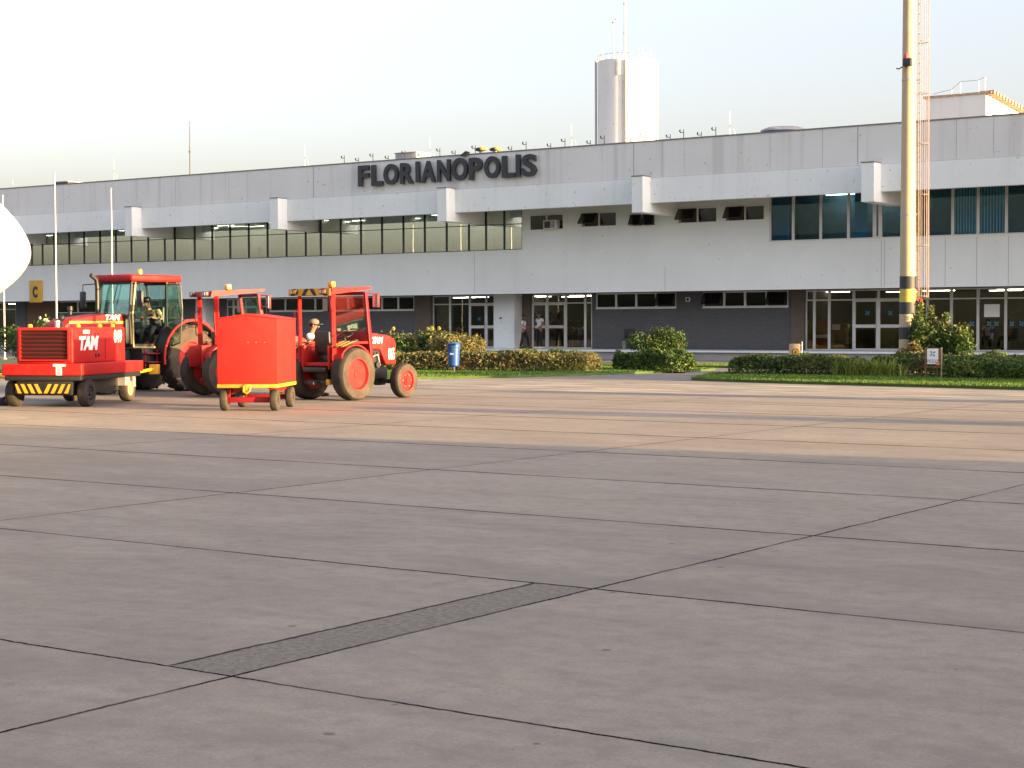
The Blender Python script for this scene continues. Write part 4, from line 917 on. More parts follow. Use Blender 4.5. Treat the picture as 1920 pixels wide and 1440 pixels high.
m.build('main_gear', 'dark', AC)
m = MB()
for s in (-1, 1): m.prism([(s*1.6, -13.5), (s*16, -20.5), (s*16, -22), (s*1.6, -19)], 2.55, 2.8, 'z', 0.08)
m.build('wing', 'aircraft', AC)
# ================================================================== PEOPLE
def skin_mesh(verts, edges, radii, sub=1):
    me = bpy.data.meshes.new('s'); me.from_pydata(verts, edges, []); o = bpy.data.objects.new('s', me); COL.objects.link(o)
    md = o.modifiers.new('k', 'SKIN'); md.use_smooth_shade = True; md.branch_smoothing = 0.4
    sv = me.skin_vertices[0].data
    for i, r in enumerate(radii): sv[i].radius = (r, r) if not isinstance(r, tuple) else r
    sv[0].use_root = True
    if sub: sd = o.modifiers.new('d', 'SUBSURF'); sd.levels = sub; sd.render_levels = sub
    bpy.context.view_layer.update(); dg = bpy.context.evaluated_depsgraph_get(); ev = o.evaluated_get(dg); m2 = ev.to_mesh()
    mb = MB(); mb.add([v.co[:] for v in m2.vertices], [tuple(p.vertices) for p in m2.polygons]); ev.to_mesh_clear(); bpy.data.objects.remove(o); bpy.data.meshes.remove(me)
    return mb
def person(label, loc, rotz, J, skin, top, bottom, hair='hair', long_sleeve=False, hat=None, H=1.68, group=None, long_hair=True, shoe='black', vest=None):
    """J: joint dict in a 1.70 m figure facing +y; keys pelvis chest neck head lsh lel lwr rsh rel rwr lhip lkn lan rhip rkn ran (x right)"""
    T = thing('person', label, 'person', loc, rotz, group); k = H/1.70
    j = {n: Vector(v)*k for n, v in J.items()}
    V = []; E = []; Rr = []
    def v(p, r): V.append(tuple(p)); Rr.append(r); return len(V)-1
    def e(a, b): E.append((a, b)); return b
    pel = v(j['pelvis'], (0.125*k, 0.10*k)); wa = e(pel, v(j['pelvis'].lerp(j['chest'], 0.45), (0.115*k, 0.09*k))); ch = e(wa, v(j['chest'], (0.135*k, 0.10*k)))
    nk = e(ch, v(j['neck'], 0.058*k)); hd = e(nk, v(j['neck'].lerp(j['head'], 0.45), 0.062*k)); h2 = e(hd, v(j['head'], (0.082*k, 0.098*k))); fwd = (j['face']-j['head']).normalized() if 'face' in j else Vector((0, 1, 0))
    e(h2, v(j['head']+Vector((0, 0, 0.075*k)), 0.07*k))
    wr = {}
    for s in 'lr':
        sh = e(ch, v(j[s+'sh'], 0.058*k)); el = e(sh, v(j[s+'el'], 0.040*k)); w_ = e(el, v(j[s+'wr'], 0.027*k)); wr[s] = w_
        d = (j[s+'wr']-j[s+'el']).normalized(); pal = e(w_, v(j[s+'wr']+d*0.06*k, (0.036*k, 0.02*k)))
        side = d.cross(Vector((0, 0, 1))); side = (side if side.length > 0.2 else Vector((1, 0, 0))).normalized(); inn = d.cross(side).normalized()
        for q, ln in ((-1.5, 0.062), (-0.5, 0.078), (0.5, 0.082), (1.5, 0.07)):
            b = j[s+'wr']+d*0.085*k+side*q*0.019*k; f1 = e(pal, v(b, 0.010*k)); f2 = e(f1, v(b+(d*ln*0.55+inn*0.014)*k, 0.009*k)); e(f2, v(b+(d*ln*0.9+inn*0.04)*k, 0.007*k))
        b = j[s+'wr']+d*0.035*k-side*0.03*k; t1 = e(pal, v(b+(d*0.02-side*0.015)*k, 0.011*k)); e(t1, v(b+(d*0.055-side*0.03)*k, 0.009*k))
        hp = e(pel, v(j[s+'hip'], 0.088*k)); kn = e(hp, v(j[s+'kn'], 0.056*k)); an = e(kn, v(j[s+'an'], 0.038*k))
        ff = Vector(j[s+'an']); df = j.get(s+'toe', j[s+'an']+Vector((0, 0.17, -0.045))*1)-ff
        e(an, v(ff+df*0.95, (0.036*k, 0.025*k)))
    body = skin_mesh(V, E, Rr, 1).build('body', skin, T)
    # face: nose, brows/eyes, ears
    up = Vector((0, 0, 1)); rt = fwd.cross(up).normalized(); hc = j['head']; f = MB()
    f.ell(hc+fwd*0.098*k-up*0.01*k, (0.014*k, 0.022*k, 0.022*k), 8, 6)
    for s in (-1, 1): f.ell(hc+rt*s*0.083*k-up*0.005*k, (0.012*k, 0.022*k, 0.032*k), 8, 6)
    f.build('face', skin, T)
    f = MB()
    for s in (-1, 1): f.ell(hc+fwd*0.09*k+rt*s*0.032*k+up*0.018*k, (0.013*k, 0.010*k, 0.007*k), 8, 5)
    f.ell(hc+fwd*0.088*k-up*0.05*k, (0.024*k, 0.010*k, 0.006*k), 8, 5); f.build('eyes_and_mouth', 'hair', T)
    hb = MB(); hb.ell(hc+up*0.045*k-fwd*0.022*k, (0.096*k, 0.105*k, 0.095*k), 14, 10)
    if long_hair: hb.ell(hc-fwd*0.055*k-up*0.05*k, (0.092*k, 0.06*k, 0.13*k), 12, 8)
    hb.build('hair', hair, T)
    if hat:
        c = MB(); c.ell(hc+up*0.075*k-fwd*0.01*k, (0.104*k, 0.116*k, 0.08*k), 14, 8); q = hc+fwd*0.14*k+up*0.055*k
        c.ell(q, (0.075*k, 0.075*k, 0.010*k), 12, 6); c.build('cap', hat, T)
    # clothing: same skeleton, a little larger
    V, E, Rr = [], [], []
    a0 = v(j['pelvis'].lerp(j['chest'], -0.02), (0.145*k, 0.118*k)); a1 = e(a0, v(j['pelvis'].lerp(j['chest'], 0.5), (0.138*k, 0.11*k))); a2 = e(a1, v(j['chest'], (0.155*k, 0.12*k))); e(a2, v(j['chest'].lerp(j['neck'], 0.55), 0.085*k))
    for s in 'lr':
        s1 = e(a2, v(j[s+'sh'], 0.074*k)); s2 = e(s1, v(j[s+'sh'].lerp(j[s+'el'], 1.0 if long_sleeve else 0.62), 0.062*k))
        if long_sleeve: e(s2, v(j[s+'el'].lerp(j[s+'wr'], 0.9), 0.042*k))
    skin_mesh(V, E, Rr, 1).build('shirt', top, T)
    if vest:
        V, E, Rr = [], [], []
        b0 = v(j['pelvis'].lerp(j['chest'], 0.1), (0.15*k, 0.125*k)); b1 = e(b0, v(j['chest'], (0.165*k, 0.132*k))); e(b1, v(j['chest'].lerp(j['neck'], 0.5), (0.10*k, 0.09*k)))
        skin_mesh(V, E, Rr, 1).build('vest', vest, T)
    V, E, Rr = [], [], []
    p0 = v(j['pelvis'], (0.140*k, 0.118*k)); e(p0, v(j['pelvis'].lerp(j['chest'], 0.18), (0.130*k, 0.108*k)))
    for s in 'lr':
        q1 = e(p0, v(j[s+'hip'], 0.104*k)); q2 = e(q1, v(j[s+'kn'], 0.074*k)); e(q2, v(j[s+'kn'].lerp(j[s+'an'], 0.95), 0.062*k))
    skin_mesh(V, E, Rr, 1).build('trousers', bottom, T)
    for s in 'lr':
        ff = j[s+'an']; df = (j.get(s+'toe', ff+Vector((0, 0.17, -0.045)))-ff); df.z = 0; df.normalize()
        c = MB(); base = ff.z-0.075*k
        c.ell(Vector((ff.x, ff.y, base+0.045*k))+df*0.065*k, (0.05*k, 0.135*k, 0.045*k), 12, 8, Matrix.Rotation(math.atan2(-df.x, df.y), 3, 'Z')); c.build('shoe', shoe, T)
    return T
STAND = dict(pelvis=(0, 0, 0.93), chest=(0, 0.0, 1.27), neck=(0, 0.01, 1.45), head=(0, 0.03, 1.575), face=(0, 0.2, 1.575), lsh=(-0.19, 0, 1.38), lel=(-0.235, -0.02, 1.10), lwr=(-0.23, 0.06, 0.86), rsh=(0.19, 0, 1.38), rel=(0.235, -0.02, 1.10), rwr=(0.23, 0.06, 0.86),
             lhip=(-0.10, 0, 0.88), lkn=(-0.105, 0.02, 0.49), lan=(-0.11, 0, 0.08), rhip=(0.10, 0, 0.88), rkn=(0.105, 0.02, 0.49), ran=(0.11, 0, 0.08))
def pose(**k): d = dict(STAND); d.update(k); return d
def gpos(px, Y, z): p = onY(px, 600, Y); return (float(p[0]), Y, z)
# woman by the pillar, turned to the right, hands busy in front; legs apart
person('woman in white shirt and dark trousers standing by the pillar, turned to the right', gpos(982, YG-0.9, TZ), R_(-75), pose(lel=(-0.23, 0.02, 1.08), lwr=(-0.12, 0.22, 1.05), rel=(0.23, 0.05, 1.09), rwr=(0.12, 0.28, 1.10), lan=(-0.12, 0.22, 0.08), lkn=(-0.11, 0.16, 0.48), ran=(0.12, -0.16, 0.08), rkn=(0.11, -0.04, 0.49)), 'skin_a', 'shirt_white', 'trouser', H=1.60, group='people at the glass door')
person('woman in white short sleeved shirt and long dark trousers facing out at the glass door', gpos(1011.5, YG-0.8, TZ), R_(160), pose(lel=(-0.29, -0.03, 1.14), lwr=(-0.22, 0.16, 1.02), rel=(0.29, -0.03, 1.14), rwr=(0.20, 0.14, 1.0), lan=(-0.16, 0, 0.08), ran=(0.16, 0, 0.08), face=(-0.1, 0.16, 1.575)), 'skin_a', 'shirt_white', 'trouser', H=1.72, group='people at the glass door', shoe='white')
pm = person('man in beige shirt with dark bag strap walking in behind the door glass', gpos(1031.5, YG+0.7, TZ), R_(-20), pose(lan=(-0.1, -0.15, 0.1), ran=(0.1, 0.2, 0.08), rkn=(0.1, 0.15, 0.49)), 'skin_a', 'shirt_beige', 'trouser', H=1.72, long_hair=False, group='people at the glass door')
m = MB(); m.tube([(-0.1, -0.14, 1.0), (0.02, -0.15, 1.25), (0.13, -0.05, 1.43), (0.12, 0.1, 1.32), (-0.02, 0.14, 1.1)], 0.025, 6); m.build('bag_strap', 'trouser', pm)
# worker behind the right tractor
person('worker in grey cap, white shirt and dark vest standing beyond the hazard striped tractor', (-25.22, 28.42, 0), R_(-70), pose(lel=(-0.22, 0.10, 1.12), lwr=(-0.10, 0.30, 1.16), rel=(0.22, 0.12, 1.12), rwr=(0.12, 0.32, 1.18), head=(0, 0.06, 1.57), face=(0, 0.22, 1.54), lan=(-0.10, 0.16, 0.08), lkn=(-0.1, 0.12, 0.48)), 'skin_b', 'shirt_white', 'trouser', H=1.70, long_hair=False, hat='cap', vest='vest')
SIT = pose(pelvis=(0, 0, 0.55), chest=(0, 0.06, 0.90), neck=(0, 0.10, 1.07), head=(0, 0.14, 1.195), face=(0, 0.3, 1.17), lsh=(-0.19, 0.07, 1.0), lel=(-0.25, 0.18, 0.76), lwr=(-0.15, 0.40, 0.80), rsh=(0.19, 0.07, 1.0), rel=(0.25, 0.18, 0.76), rwr=(0.15, 0.40, 0.80),
           lhip=(-0.10, 0.05, 0.53), lkn=(-0.14, 0.44, 0.54), lan=(-0.14, 0.50, 0.12), rhip=(0.10, 0.05, 0.53), rkn=(0.14, 0.44, 0.54), ran=(0.14, 0.50, 0.12))
person('driver in yellowish shirt and dark vest leaning forward in the large tractor cab', (-30.75, 29.1, 0.98), R_(188), dict(SIT, chest=(0.06, 0.16, 0.88), neck=(0.12, 0.24, 1.04), head=(0.15, 0.28, 1.16), face=(0.17, 0.45, 1.10), lsh=(-0.12, 0.18, 0.98), rsh=(0.27, 0.16, 0.96), rel=(0.33, 0.28, 0.74), rwr=(0.16, 0.46, 0.80)), 'skin_b', 'shirt_beige', 'trouser', long_sleeve=False, long_hair=False, hat='black', vest='vest')
person('driver in navy blue shirt bent over on the seat of the plain roofed tractor', (-27.14, 28.03, 0.50), R_(-21.6), dict(SIT, chest=(0.02, 0.20, 0.86), neck=(0.03, 0.34, 0.99), head=(0.04, 0.44, 1.06), face=(0.04, 0.58, 0.98), lsh=(-0.18, 0.26, 0.95), rsh=(0.20, 0.26, 0.95), lel=(-0.24, 0.38, 0.76), rel=(0.26, 0.38, 0.76), lwr=(-0.14, 0.52, 0.88), rwr=(0.16, 0.52, 0.88), lkn=(-0.16, 0.40, 0.50), rkn=(0.16, 0.40, 0.50), lan=(-0.18, 0.42, 0.32), ran=(0.18, 0.42, 0.32)), 'skin_a', 'shirt_blue', 'trouser', long_sleeve=True, long_hair=False)
# seated travellers inside, and their chairs
def chair(label, loc, rotz, matn='black', group=None):
    T = thing('chair', label, 'chair', loc, rotz, group); m = MB(); m.bbox(-0.24, 0.24, -0.24, 0.24, 0.40, 0.46, 0.02); m.build('seat', matn, T); m = MB(); m.bbox(-0.24, 0.24, -0.28, -0.23, 0.48, 0.92, 0.02); m.build('backrest', matn, T)
    for sx in (-1, 1):
        for sy in (-1, 1): m = MB(); m.tube([(sx*0.2, sy*0.2, 0), (sx*0.2, sy*0.2, 0.41)], 0.018, 6); m.build('leg', 'steel', T)
    return T
ins = [(857, 69.4, 200, 'shirt_white', 'traveller in white top seated behind the glass left of the double door'), (871, 70.0, 150, 'shirt_blue', 'traveller in blue top seated behind the glass near the double door'),
       (1073, 70.2, 170, 'shirt_beige', 'traveller in beige top seated behind the glass right of the entrance'), (1088, 69.4, 200, 'shirt_white', 'traveller in white top seated deeper behind the glass right of the entrance'),
       (1853, 70.3, 190, 'shirt_white', 'traveller in white top seated behind the far right glass'), (1892, 70, 160, 'shirt_beige', 'traveller in beige top seated behind the far right glass')]
for px, y, rz, sh, lb in ins:
    g = gpos(px, y, TZ); person(lb, g, R_(rz), SIT, 'skin_a', sh, 'trouser', group='travellers seated inside'); 
    chair('dark waiting chair under the '+lb.split(' seated')[0], g, R_(rz), 'black', 'waiting chairs inside')
for px, y, sh, lb in ((810, 66.6, 'shirt_beige', 'person in beige behind the upper windows, left of the second pier'), (852, 66.2, 'shirt_white', 'person in white behind the upper windows, right of the pier'), (488, 66.4, 'shirt_white', 'person in white behind the upper windows above the plain tractor'), (930, 67.0, 'redbox', 'person in red behind the upper windows near their right end')):
    person(lb, gpos(px, y, 4.0), R_(150), STAND, 'skin_b', sh, 'trouser', group='people on the upper floor')

# ================================================================== PLANTS
LEAF = {
 'olive': leafmat('leaf_olive', (0.075, 0.080, 0.030), (0.14, 0.135, 0.055)), 'gold': leafmat('leaf_gold', (0.15, 0.125, 0.04), (0.21, 0.165, 0.06)), 'rusty': leafmat('leaf_rusty', (0.16, 0.07, 0.03), (0.24, 0.11, 0.04)),
 'green': leafmat('leaf_green', (0.035, 0.075, 0.014), (0.075, 0.13, 0.025)), 'deep': leafmat('leaf_deep', (0.018, 0.045, 0.014), (0.04, 0.075, 0.02)), 'bright': leafmat('leaf_bright', (0.12, 0.19, 0.025), (0.23, 0.28, 0.05)),
 'twig': mat('twig', (0.06, 0.04, 0.025), 0.9, sc=9, var=0.3), 'yellowf': mat('yellow_petal', (0.75, 0.62, 0.10), 0.6), 'redf': mat('red_petal', (0.55, 0.03, 0.04), 0.6), 'whitef': mat('pale_petal', (0.75, 0.72, 0.55), 0.6)}
def leaves(pts, size, mats, wts, clump=None, up=0.3, rnd=None):
    r = rnd or random.Random(11); mb = MB(); V = []; Fc = []; mi = []
    for (x, y, z, tone) in pts:
        s = r.uniform(0.6, 1.3)*size; n = Vector((r.gauss(0, 1), r.gauss(0, 1), r.gauss(up, 0.8))).normalized(); u = n.orthogonal().normalized(); a = r.uniform(0, 6.28); u = Matrix.Rotation(a, 3, n) @ u; q = n.cross(u); o = len(V); c = Vector((x, y, z))
        V += [c-u*s, c+q*s*0.42+n*s*0.12, c+u*s, c-q*s*0.42+n*s*0.12]
        Fc += [(o, o+1, o+2), (o, o+2, o+3)]
        t = min(0.999, max(0, tone+r.gauss(0, 0.16))); acc = 0
        for k, wv in enumerate(wts):
            acc += wv
            if t < acc: break
        mi += [k, k]
    mb.v, mb.f, mb.mi = V, Fc, mi
    return mb
def nz(x, y, z, s, seed): 
    from mathutils import noise
    return noise.noise(Vector((x*s+seed, y*s, z*s)))
def hedge(label, cat, a, b, wid, h, n, mats, wts, size=0.06, seed=1, group=None, rough=0.14, name='hedge', tips=0.0):
    """clipped hedge from point a to b"""
    r = random.Random(seed); A = Vector(a); Bv = Vector(b); L = (Bv-A).length; d = (Bv-A).normalized(); q = Vector((-d.y, d.x)); T = thing(name, label, cat, ((A.x+Bv.x)/2, (A.y+Bv.y)/2, 0.05), 0, group)
    o = Vector((T.location.x, T.location.y)); pts = []
    while len(pts) < n:
        u = r.uniform(0, L); v = r.uniform(-1, 1); t = r.random()**0.6
        hh = h*(1+rough*2.0*nz(A.x+d.x*u, A.y+d.y*u, v*wid, 1.3, seed)+0.5*rough*nz(u, v, 3, 4.0, seed)); ww = wid/2*(1+rough*1.2*nz(u, t*2, v, 1.6, seed+9))
        e = min(1, u/0.35+0.35, (L-u)/0.35+0.35); ww *= e**0.4; hh *= e**0.3
        if r.random() < 0.75:   # bias to the outside
            if r.random() < 0.5: t = 1-abs(r.gauss(0, 0.05))
            else: v = math.copysign(1-abs(r.gauss(0, 0.08)), v)
        ez = t*hh; vv = v*ww*(1 if t < 0.85 else 1-(t-0.85)*1.5); p = A+d*u+q*vv-o
        pts.append((p.x, p.y, ez, 0.5+0.55*nz(u*1.0, v*0.8, ez*1.5, 1.1, seed+4)+tips*(t-0.5)))
    leaves(pts, size, mats, wts, rnd=r).build('foliage', [LEAF[k] for k in mats], T, smooth=0)
    tw = MB(); e0, e1 = A-o, Bv-o; tw.tube([(e0.x, e0.y, -0.03), (e1.x, e1.y, -0.03)], 0.03, 6)
    for i in range(int(L*9)):
        u = r.uniform(0.1, L-0.1); v = r.uniform(-0.6, 0.6)*wid/2; b_ = A+d*u-o; p = A+d*u+q*v-o; w_ = r.gauss(0, 0.12); tw.tube([(b_.x, b_.y, -0.03), (p.x, p.y, 0.06), (p.x+w_*0.4, p.y+r.gauss(0, 0.05), h*0.45), (p.x+w_, p.y+r.gauss(0, 0.1), h*0.9)], [0.012, 0.012, 0.009, 0.004], 5)
    tw.build('stem', LEAF['twig'], T)
    return T
def bush(label, cat, loc, rx, ry, h, n, mats, wts, size=0.07, seed=1, flowers=None, spikes=0, name='bush', group=None, z0=0.05):
    r = random.Random(seed); T = thing(name, label, cat, (loc[0], loc[1], z0), 0, group); pts = []
    lob = [(r.gauss(0, 0.42)*rx, r.gauss(0, 0.42)*ry, r.uniform(0.35, 0.78)*h, r.uniform(0.34, 0.52)) for _ in range(11)]
    while len(pts) < n:
        if spikes and r.random() < 0.42:
            s = r.randrange(spikes); rr = random.Random(seed*31+s); bx, by = rr.uniform(-0.85, 0.85)*rx, rr.uniform(-0.8, 0.8)*ry; top = h*rr.uniform(0.78, 1.16); lx = rr.gauss(0, 0.12); t = r.uniform(0.15, 1); wd = 0.20*(1-t*0.55)*rx
            pts.append((bx+lx*t+r.gauss(0, wd*0.55), by+r.gauss(0, wd*0.55), t*top, 0.35+0.4*t+0.35*nz(bx, by, t*3, 1.7, seed))); continue
        l = r.choice(lob); q = Vector((r.gauss(0, 1), r.gauss(0, 1), r.gauss(0, 1))).normalized()*(r.random()**0.35)*(1+0.25*r.gauss(0, 1)*0.5)
        x, y, z = l[0]+q.x*l[3]*rx, l[1]+q.y*l[3]*ry, l[2]+q.z*l[3]*h*0.62
        if z < 0.02: continue
        pts.append((x, y, z, 0.5+0.6*nz(x, y, z, 1.8, seed+3)+0.10*q.z))
    leaves(pts, size, mats, wts, rnd=r).build('foliage', [LEAF[k] for k in mats], T, smooth=0)
    tw = MB(); tw.ell((0, 0, -0.02), (rx*0.15+0.03, ry*0.15+0.03, 0.05), 10, 6)
    for i in range(16):
        a = r.uniform(0, 6.28); x, y = math.cos(a)*rx*0.6*r.random(), math.sin(a)*ry*0.6*r.random(); tw.tube([(x*0.06, y*0.06, -0.02), (x*0.6, y*0.6, h*0.4), (x*1.2, y*1.2, h*0.85)], [0.022, 0.014, 0.005], 5)
    tw.build('stem', LEAF['twig'], T)
    if flowers:
        fm, k, s = flowers; top = sorted(pts, key=lambda p: -p[2]+r.random()*h*0.7)[:k]
        for (x, y, z, _) in top:
            f = MB()
            for a in range(5): an = a*1.2566; f.ell((x+math.cos(an)*s*0.4, y+0.0, z+0.05+math.sin(an)*s*0.4), (s*0.45, s*0.25, s*0.45), 6, 4)
            f.build('flower', LEAF[fm], T)
    return T
def strap(label, loc, rx, ry, h, n, seed, mats=('bright', 'bright', 'gold')):
    r = random.Random(seed); T = thing('strap_leaf_plant', label, 'plant', (loc[0], loc[1], 0.05), 0, 'strap leaved plants in the right bed'); mb = MB()
    for i in range(n):
        x, y = r.uniform(-rx, rx), r.uniform(-ry, ry); a = r.uniform(0, 6.28); l = h*r.uniform(0.6, 1.2); wd = r.uniform(0.012, 0.024); d = Vector((math.cos(a), math.sin(a), 0)); q = Vector((-d.y, d.x, 0)); o = len(mb.v); bend = r.uniform(0.25, 0.9)
        P = [Vector((x, y, 0))+d*(bend*l*t*t*0.8)+Vector((0, 0, l*(t-0.45*bend*t*t))) for t in (0, 0.35, 0.7, 1.0)]
        for k, p in enumerate(P): w_ = wd*(1, 1, 0.7, 0.1)[k]; mb.v += [tuple(p-q*w_), tuple(p+q*w_)]
        m_ = r.choices((0, 1, 2), (5, 4, 1))[0]
        for k in range(3): mb.f.append((o+2*k, o+2*k+1, o+2*k+3, o+2*k+2)); mb.mi.append(m_)
    mb.build('foliage', [LEAF[k] for k in mats], T, smooth=0); return T
HL = 'hedges in the left bed'
OL = (('rusty', 'olive', 'gold', 'bright'), (0.13, 0.55, 0.20, 0.12)); GRN = (('deep', 'green', 'bright', 'gold'), (0.30, 0.40, 0.24, 0.06)); DK = (('deep', 'green', 'olive', 'bright'), (0.20, 0.34, 0.32, 0.14))
hedge('low olive and golden clipped hedge running behind the blue bin', 'hedge', (-37.8, 43.4), (-28.75, 46.0), 1.0, 0.58, 17000, *OL, size=0.055, seed=2, group=HL, tips=0.25)
hedge('low leafy green hedge with yellow tips beside the path', 'hedge', (-29.7, 49.0), (-26.5, 47.6), 1.0, 0.54, 7000, *GRN, size=0.065, seed=3, group=HL, rough=0.25)
hedge('low green hedge further back behind the golden hedge', 'hedge', (-37.5, 49.6), (-32.2, 50.2), 0.9, 0.56, 6000, *GRN, size=0.06, seed=4, group=HL, rough=0.2)
bush('tall golden green bush with yellow flowers behind the tractor hood', 'bush', (-37.2, 48.0), 2.1, 1.0, 1.28, 11000, ('deep', 'green', 'olive', 'gold'), (0.24, 0.32, 0.26, 0.18), 0.065, 5, ('yellowf', 7, 0.09))
bush('golden leaved bush just left of the blue bin', 'bush', (-35.3, 47.2), 0.95, 0.8, 1.18, 7000, ('olive', 'gold', 'bright', 'rusty'), (0.35, 0.35, 0.2, 0.1), 0.055, 6)
bush('round dense bush in front of the dark brick wall', 'bush', (PX(1246, 57), 57.0), 1.12, 0.9, 1.48, 9500, ('deep', 'green', 'olive', 'gold'), (0.56, 0.28, 0.12, 0.04), 0.055, 7, z0=0.0)
HR = 'hedges in the right bed'
hedge('dark clipped hedge at the left end of the right bed', 'hedge', (-24.0, 46.1), (-19.9, 46.4), 1.2, 0.54, 9500, *DK, size=0.052, seed=8, group=HR)
hedge('dark clipped hedge behind the strap leaved plants', 'hedge', (-19.8, 46.8), (-15.0, 46.8), 1.2, 0.54, 8500, ('deep', 'green', 'olive', 'rusty'), (0.22, 0.34, 0.30, 0.14), size=0.055, seed=9, group=HR, rough=0.2)
hedge('shaggy green hedge at the right edge under the glass front', 'hedge', (-17.2, 45.5), (-11.0, 45.1), 1.1, 0.46, 10000, ('deep', 'green', 'bright', 'olive'), (0.20, 0.46, 0.18, 0.16), size=0.06, seed=10, group=HR, rough=0.3)
for i, (px, lb) in enumerate(((1615, 'strap leaved plant nearest the dark hedge end'), (1655, 'strap leaved plant in the middle of the clump left of the litter sign'), (1700, 'strap leaved plant just left of the litter sign'))):
    p = onZ(px, 708); strap(lb, (float(p[0]), 45.75), 0.46, 0.22, 0.62, 130, 40+i)
p = onZ(1600, 706)
bush('tall flowering shrub with upright shoots beside the striped mast', 'bush', (PX(1748, 49.9), 49.9), 0.98, 0.6, 1.92, 9500, ('deep', 'green', 'olive', 'bright'), (0.30, 0.38, 0.20, 0.12), 0.06, 12, ('redf', 5, 0.06), 7)
bush('low rusty leaved bush at the foot of the striped mast', 'bush', (PX(1712, 48.8), 48.8), 0.45, 0.4, 0.95, 2500, ('deep', 'olive', 'rusty', 'gold'), (0.3, 0.35, 0.25, 0.1), 0.055, 13)
bush('small yellow tipped bush in front of the glass at right', 'bush', (PX(1850, 48.5), 48.5), 0.7, 0.4, 0.72, 2200, ('deep', 'green', 'bright', 'gold'), (0.35, 0.3, 0.25, 0.1), 0.055, 14)
bush('dark green shrub with pale flowers at the far left edge', 'bush', (-46.3, 38.6), 1.6, 0.9, 1.75, 9000, ('deep', 'green', 'olive', 'bright'), (0.42, 0.38, 0.14, 0.06), 0.06, 15, ('whitef', 9, 0.08))
bush('grassy tuft below the dark green shrub at far left', 'bush', (-44.0, 37.4), 1.0, 0.6, 0.8, 5000, ('green', 'olive', 'bright', 'gold'), (0.35, 0.35, 0.2, 0.1), 0.06, 16)

# ================================================================== FURNITURE
# blue bin
p = onZ(851, 703); X_, Y_ = float(p[0]), float(p[1]); bn = thing('litter_bin', 'blue plastic litter bin on a thin post at the grass edge', 'litter bin', (X_, Y_, 0.06), R_(20))
m = MB(); m.tube([(0, 0.02, -0.05), (0, 0.02, 0.36)], 0.03, 8); m.build('post', 'rust', bn)
m = MB(); rr = [(0.15, 0.20), (0.185, 0.24), (0.20, 0.6), (0.215, 0.78), (0.222, 0.80), (0.222, 0.83)]
m.lathe([(r*0.92, z) for r, z in [(0.15, 0.20), (0.185, 0.24), (0.20, 0.6), (0.215, 0.80)]], (0, 0, 0), 'z', 20); m.build('container', 'blue', bn)
m = MB(); m.lathe([(0.212, 0.802), (0.218, 0.83), (0.205, 0.90), (0.16, 0.96), (0.05, 0.975), (0.001, 0.976)], (0, 0, 0), 'z', 20); m.bbox(-0.14, 0.14, -0.225, -0.1, 0.86, 0.93, 0.02); lid = m.build('lid', 'blue', bn)
m = MB(); m.box(-0.12, 0.12, -0.229, -0.2252, 0.872, 0.918); m.build('opening', 'black', lid)
m = MB(); m.box(-0.075, 0.075, -0.206, -0.19, 0.56, 0.64); m.build('label_plate', 'bluesign', bn)
decal('LIXO', 0.11, 0.045, 'rear', (-0.055, -0.209, 0.578), bn, 'white', 0, 0.03)
# LIXO sign board
p = onZ(1750, 714); ls = thing('litter_sign', 'small white LIXO sign with a blue swirl on two wooden posts', 'sign', (float(p[0]), float(p[1]), 0.06), R_(14))
for s in (-1, 1): m = MB(); m.bbox(s*0.215-0.018, s*0.215+0.018, -0.02, 0.02, -0.05, 0.86 if s > 0 else 0.84, 0.005); m.build('post', 'woodlight' if s > 0 else 'wood', ls)
m = MB(); m.bbox(-0.195, 0.195, -0.015, 0.01, 0.30, 0.335, 0.005); m.build('rail', 'wood', ls)
m = MB(); m.bbox(-0.19, 0.19, -0.01, 0.02, 0.37, 0.84, 0.006); bp = m.build('panel', 'wood', ls)
m = MB(); m.box(-0.17, 0.13, -0.016, -0.0105, 0.40, 0.82); m.build('poster', 'white', bp)
m = MB(); star(m, -0.02, 0.68, 0.095, -0.022); m.build('emblem', 'bluesign', bp)
m = MB(); m.box(-0.17, 0.13, -0.019, -0.0165, 0.44, 0.52); m.build('print', 'bluesign', bp); m = MB(); m.box(0.06, 0.16, -0.024, -0.02, 0.37, 0.46); m.build('sticker', 'orange', bp)
decal('LIXO', 0.27, 0.066, 'rear', (-0.155, -0.022, 0.447), bp, 'white', 0, 0.06)
# tan board with a round symbol
p = onY(1490, 661, 52.5); sb = thing('notice_board', 'small tan board with a round black symbol standing behind the right hedge', 'sign', (float(p[0]), 52.5, 0.05), R_(10))
m = MB(); m.bbox(-0.19, 0.19, -0.02, 0.02, 0.40, 0.84, 0.01); m.build('panel', mat('tan_board', (0.42, 0.30, 0.20), 0.7), sb)
m = MB(); m.lathe([(0.125, -0.026), (0.125, -0.021)], (0.04, 0, 0.56), 'y', 24); m.cur = 1; m.lathe([(0.098, -0.031), (0.098, -0.0265)], (0.04, 0, 0.56), 'y', 24); m.cur = 0; m.prism([(0.0, 0.50), (0.03, 0.50), (0.085, 0.62), (0.06, 0.63)], -0.036, -0.0315, 'y'); m.prism([(-0.01, 0.555), (0.08, 0.53), (0.08, 0.555), (-0.01, 0.58)], -0.0365, -0.0318, 'y'); m.build('symbol', ['dark', M['signyellow']], sb)
m = MB(); m.bbox(0.24, 0.265, -0.015, 0.015, -0.05, 0.92, 0.004); m.bbox(0.188, 0.24, -0.01, 0.01, 0.5, 0.54, 0.003); m.build('post', 'white', sb)
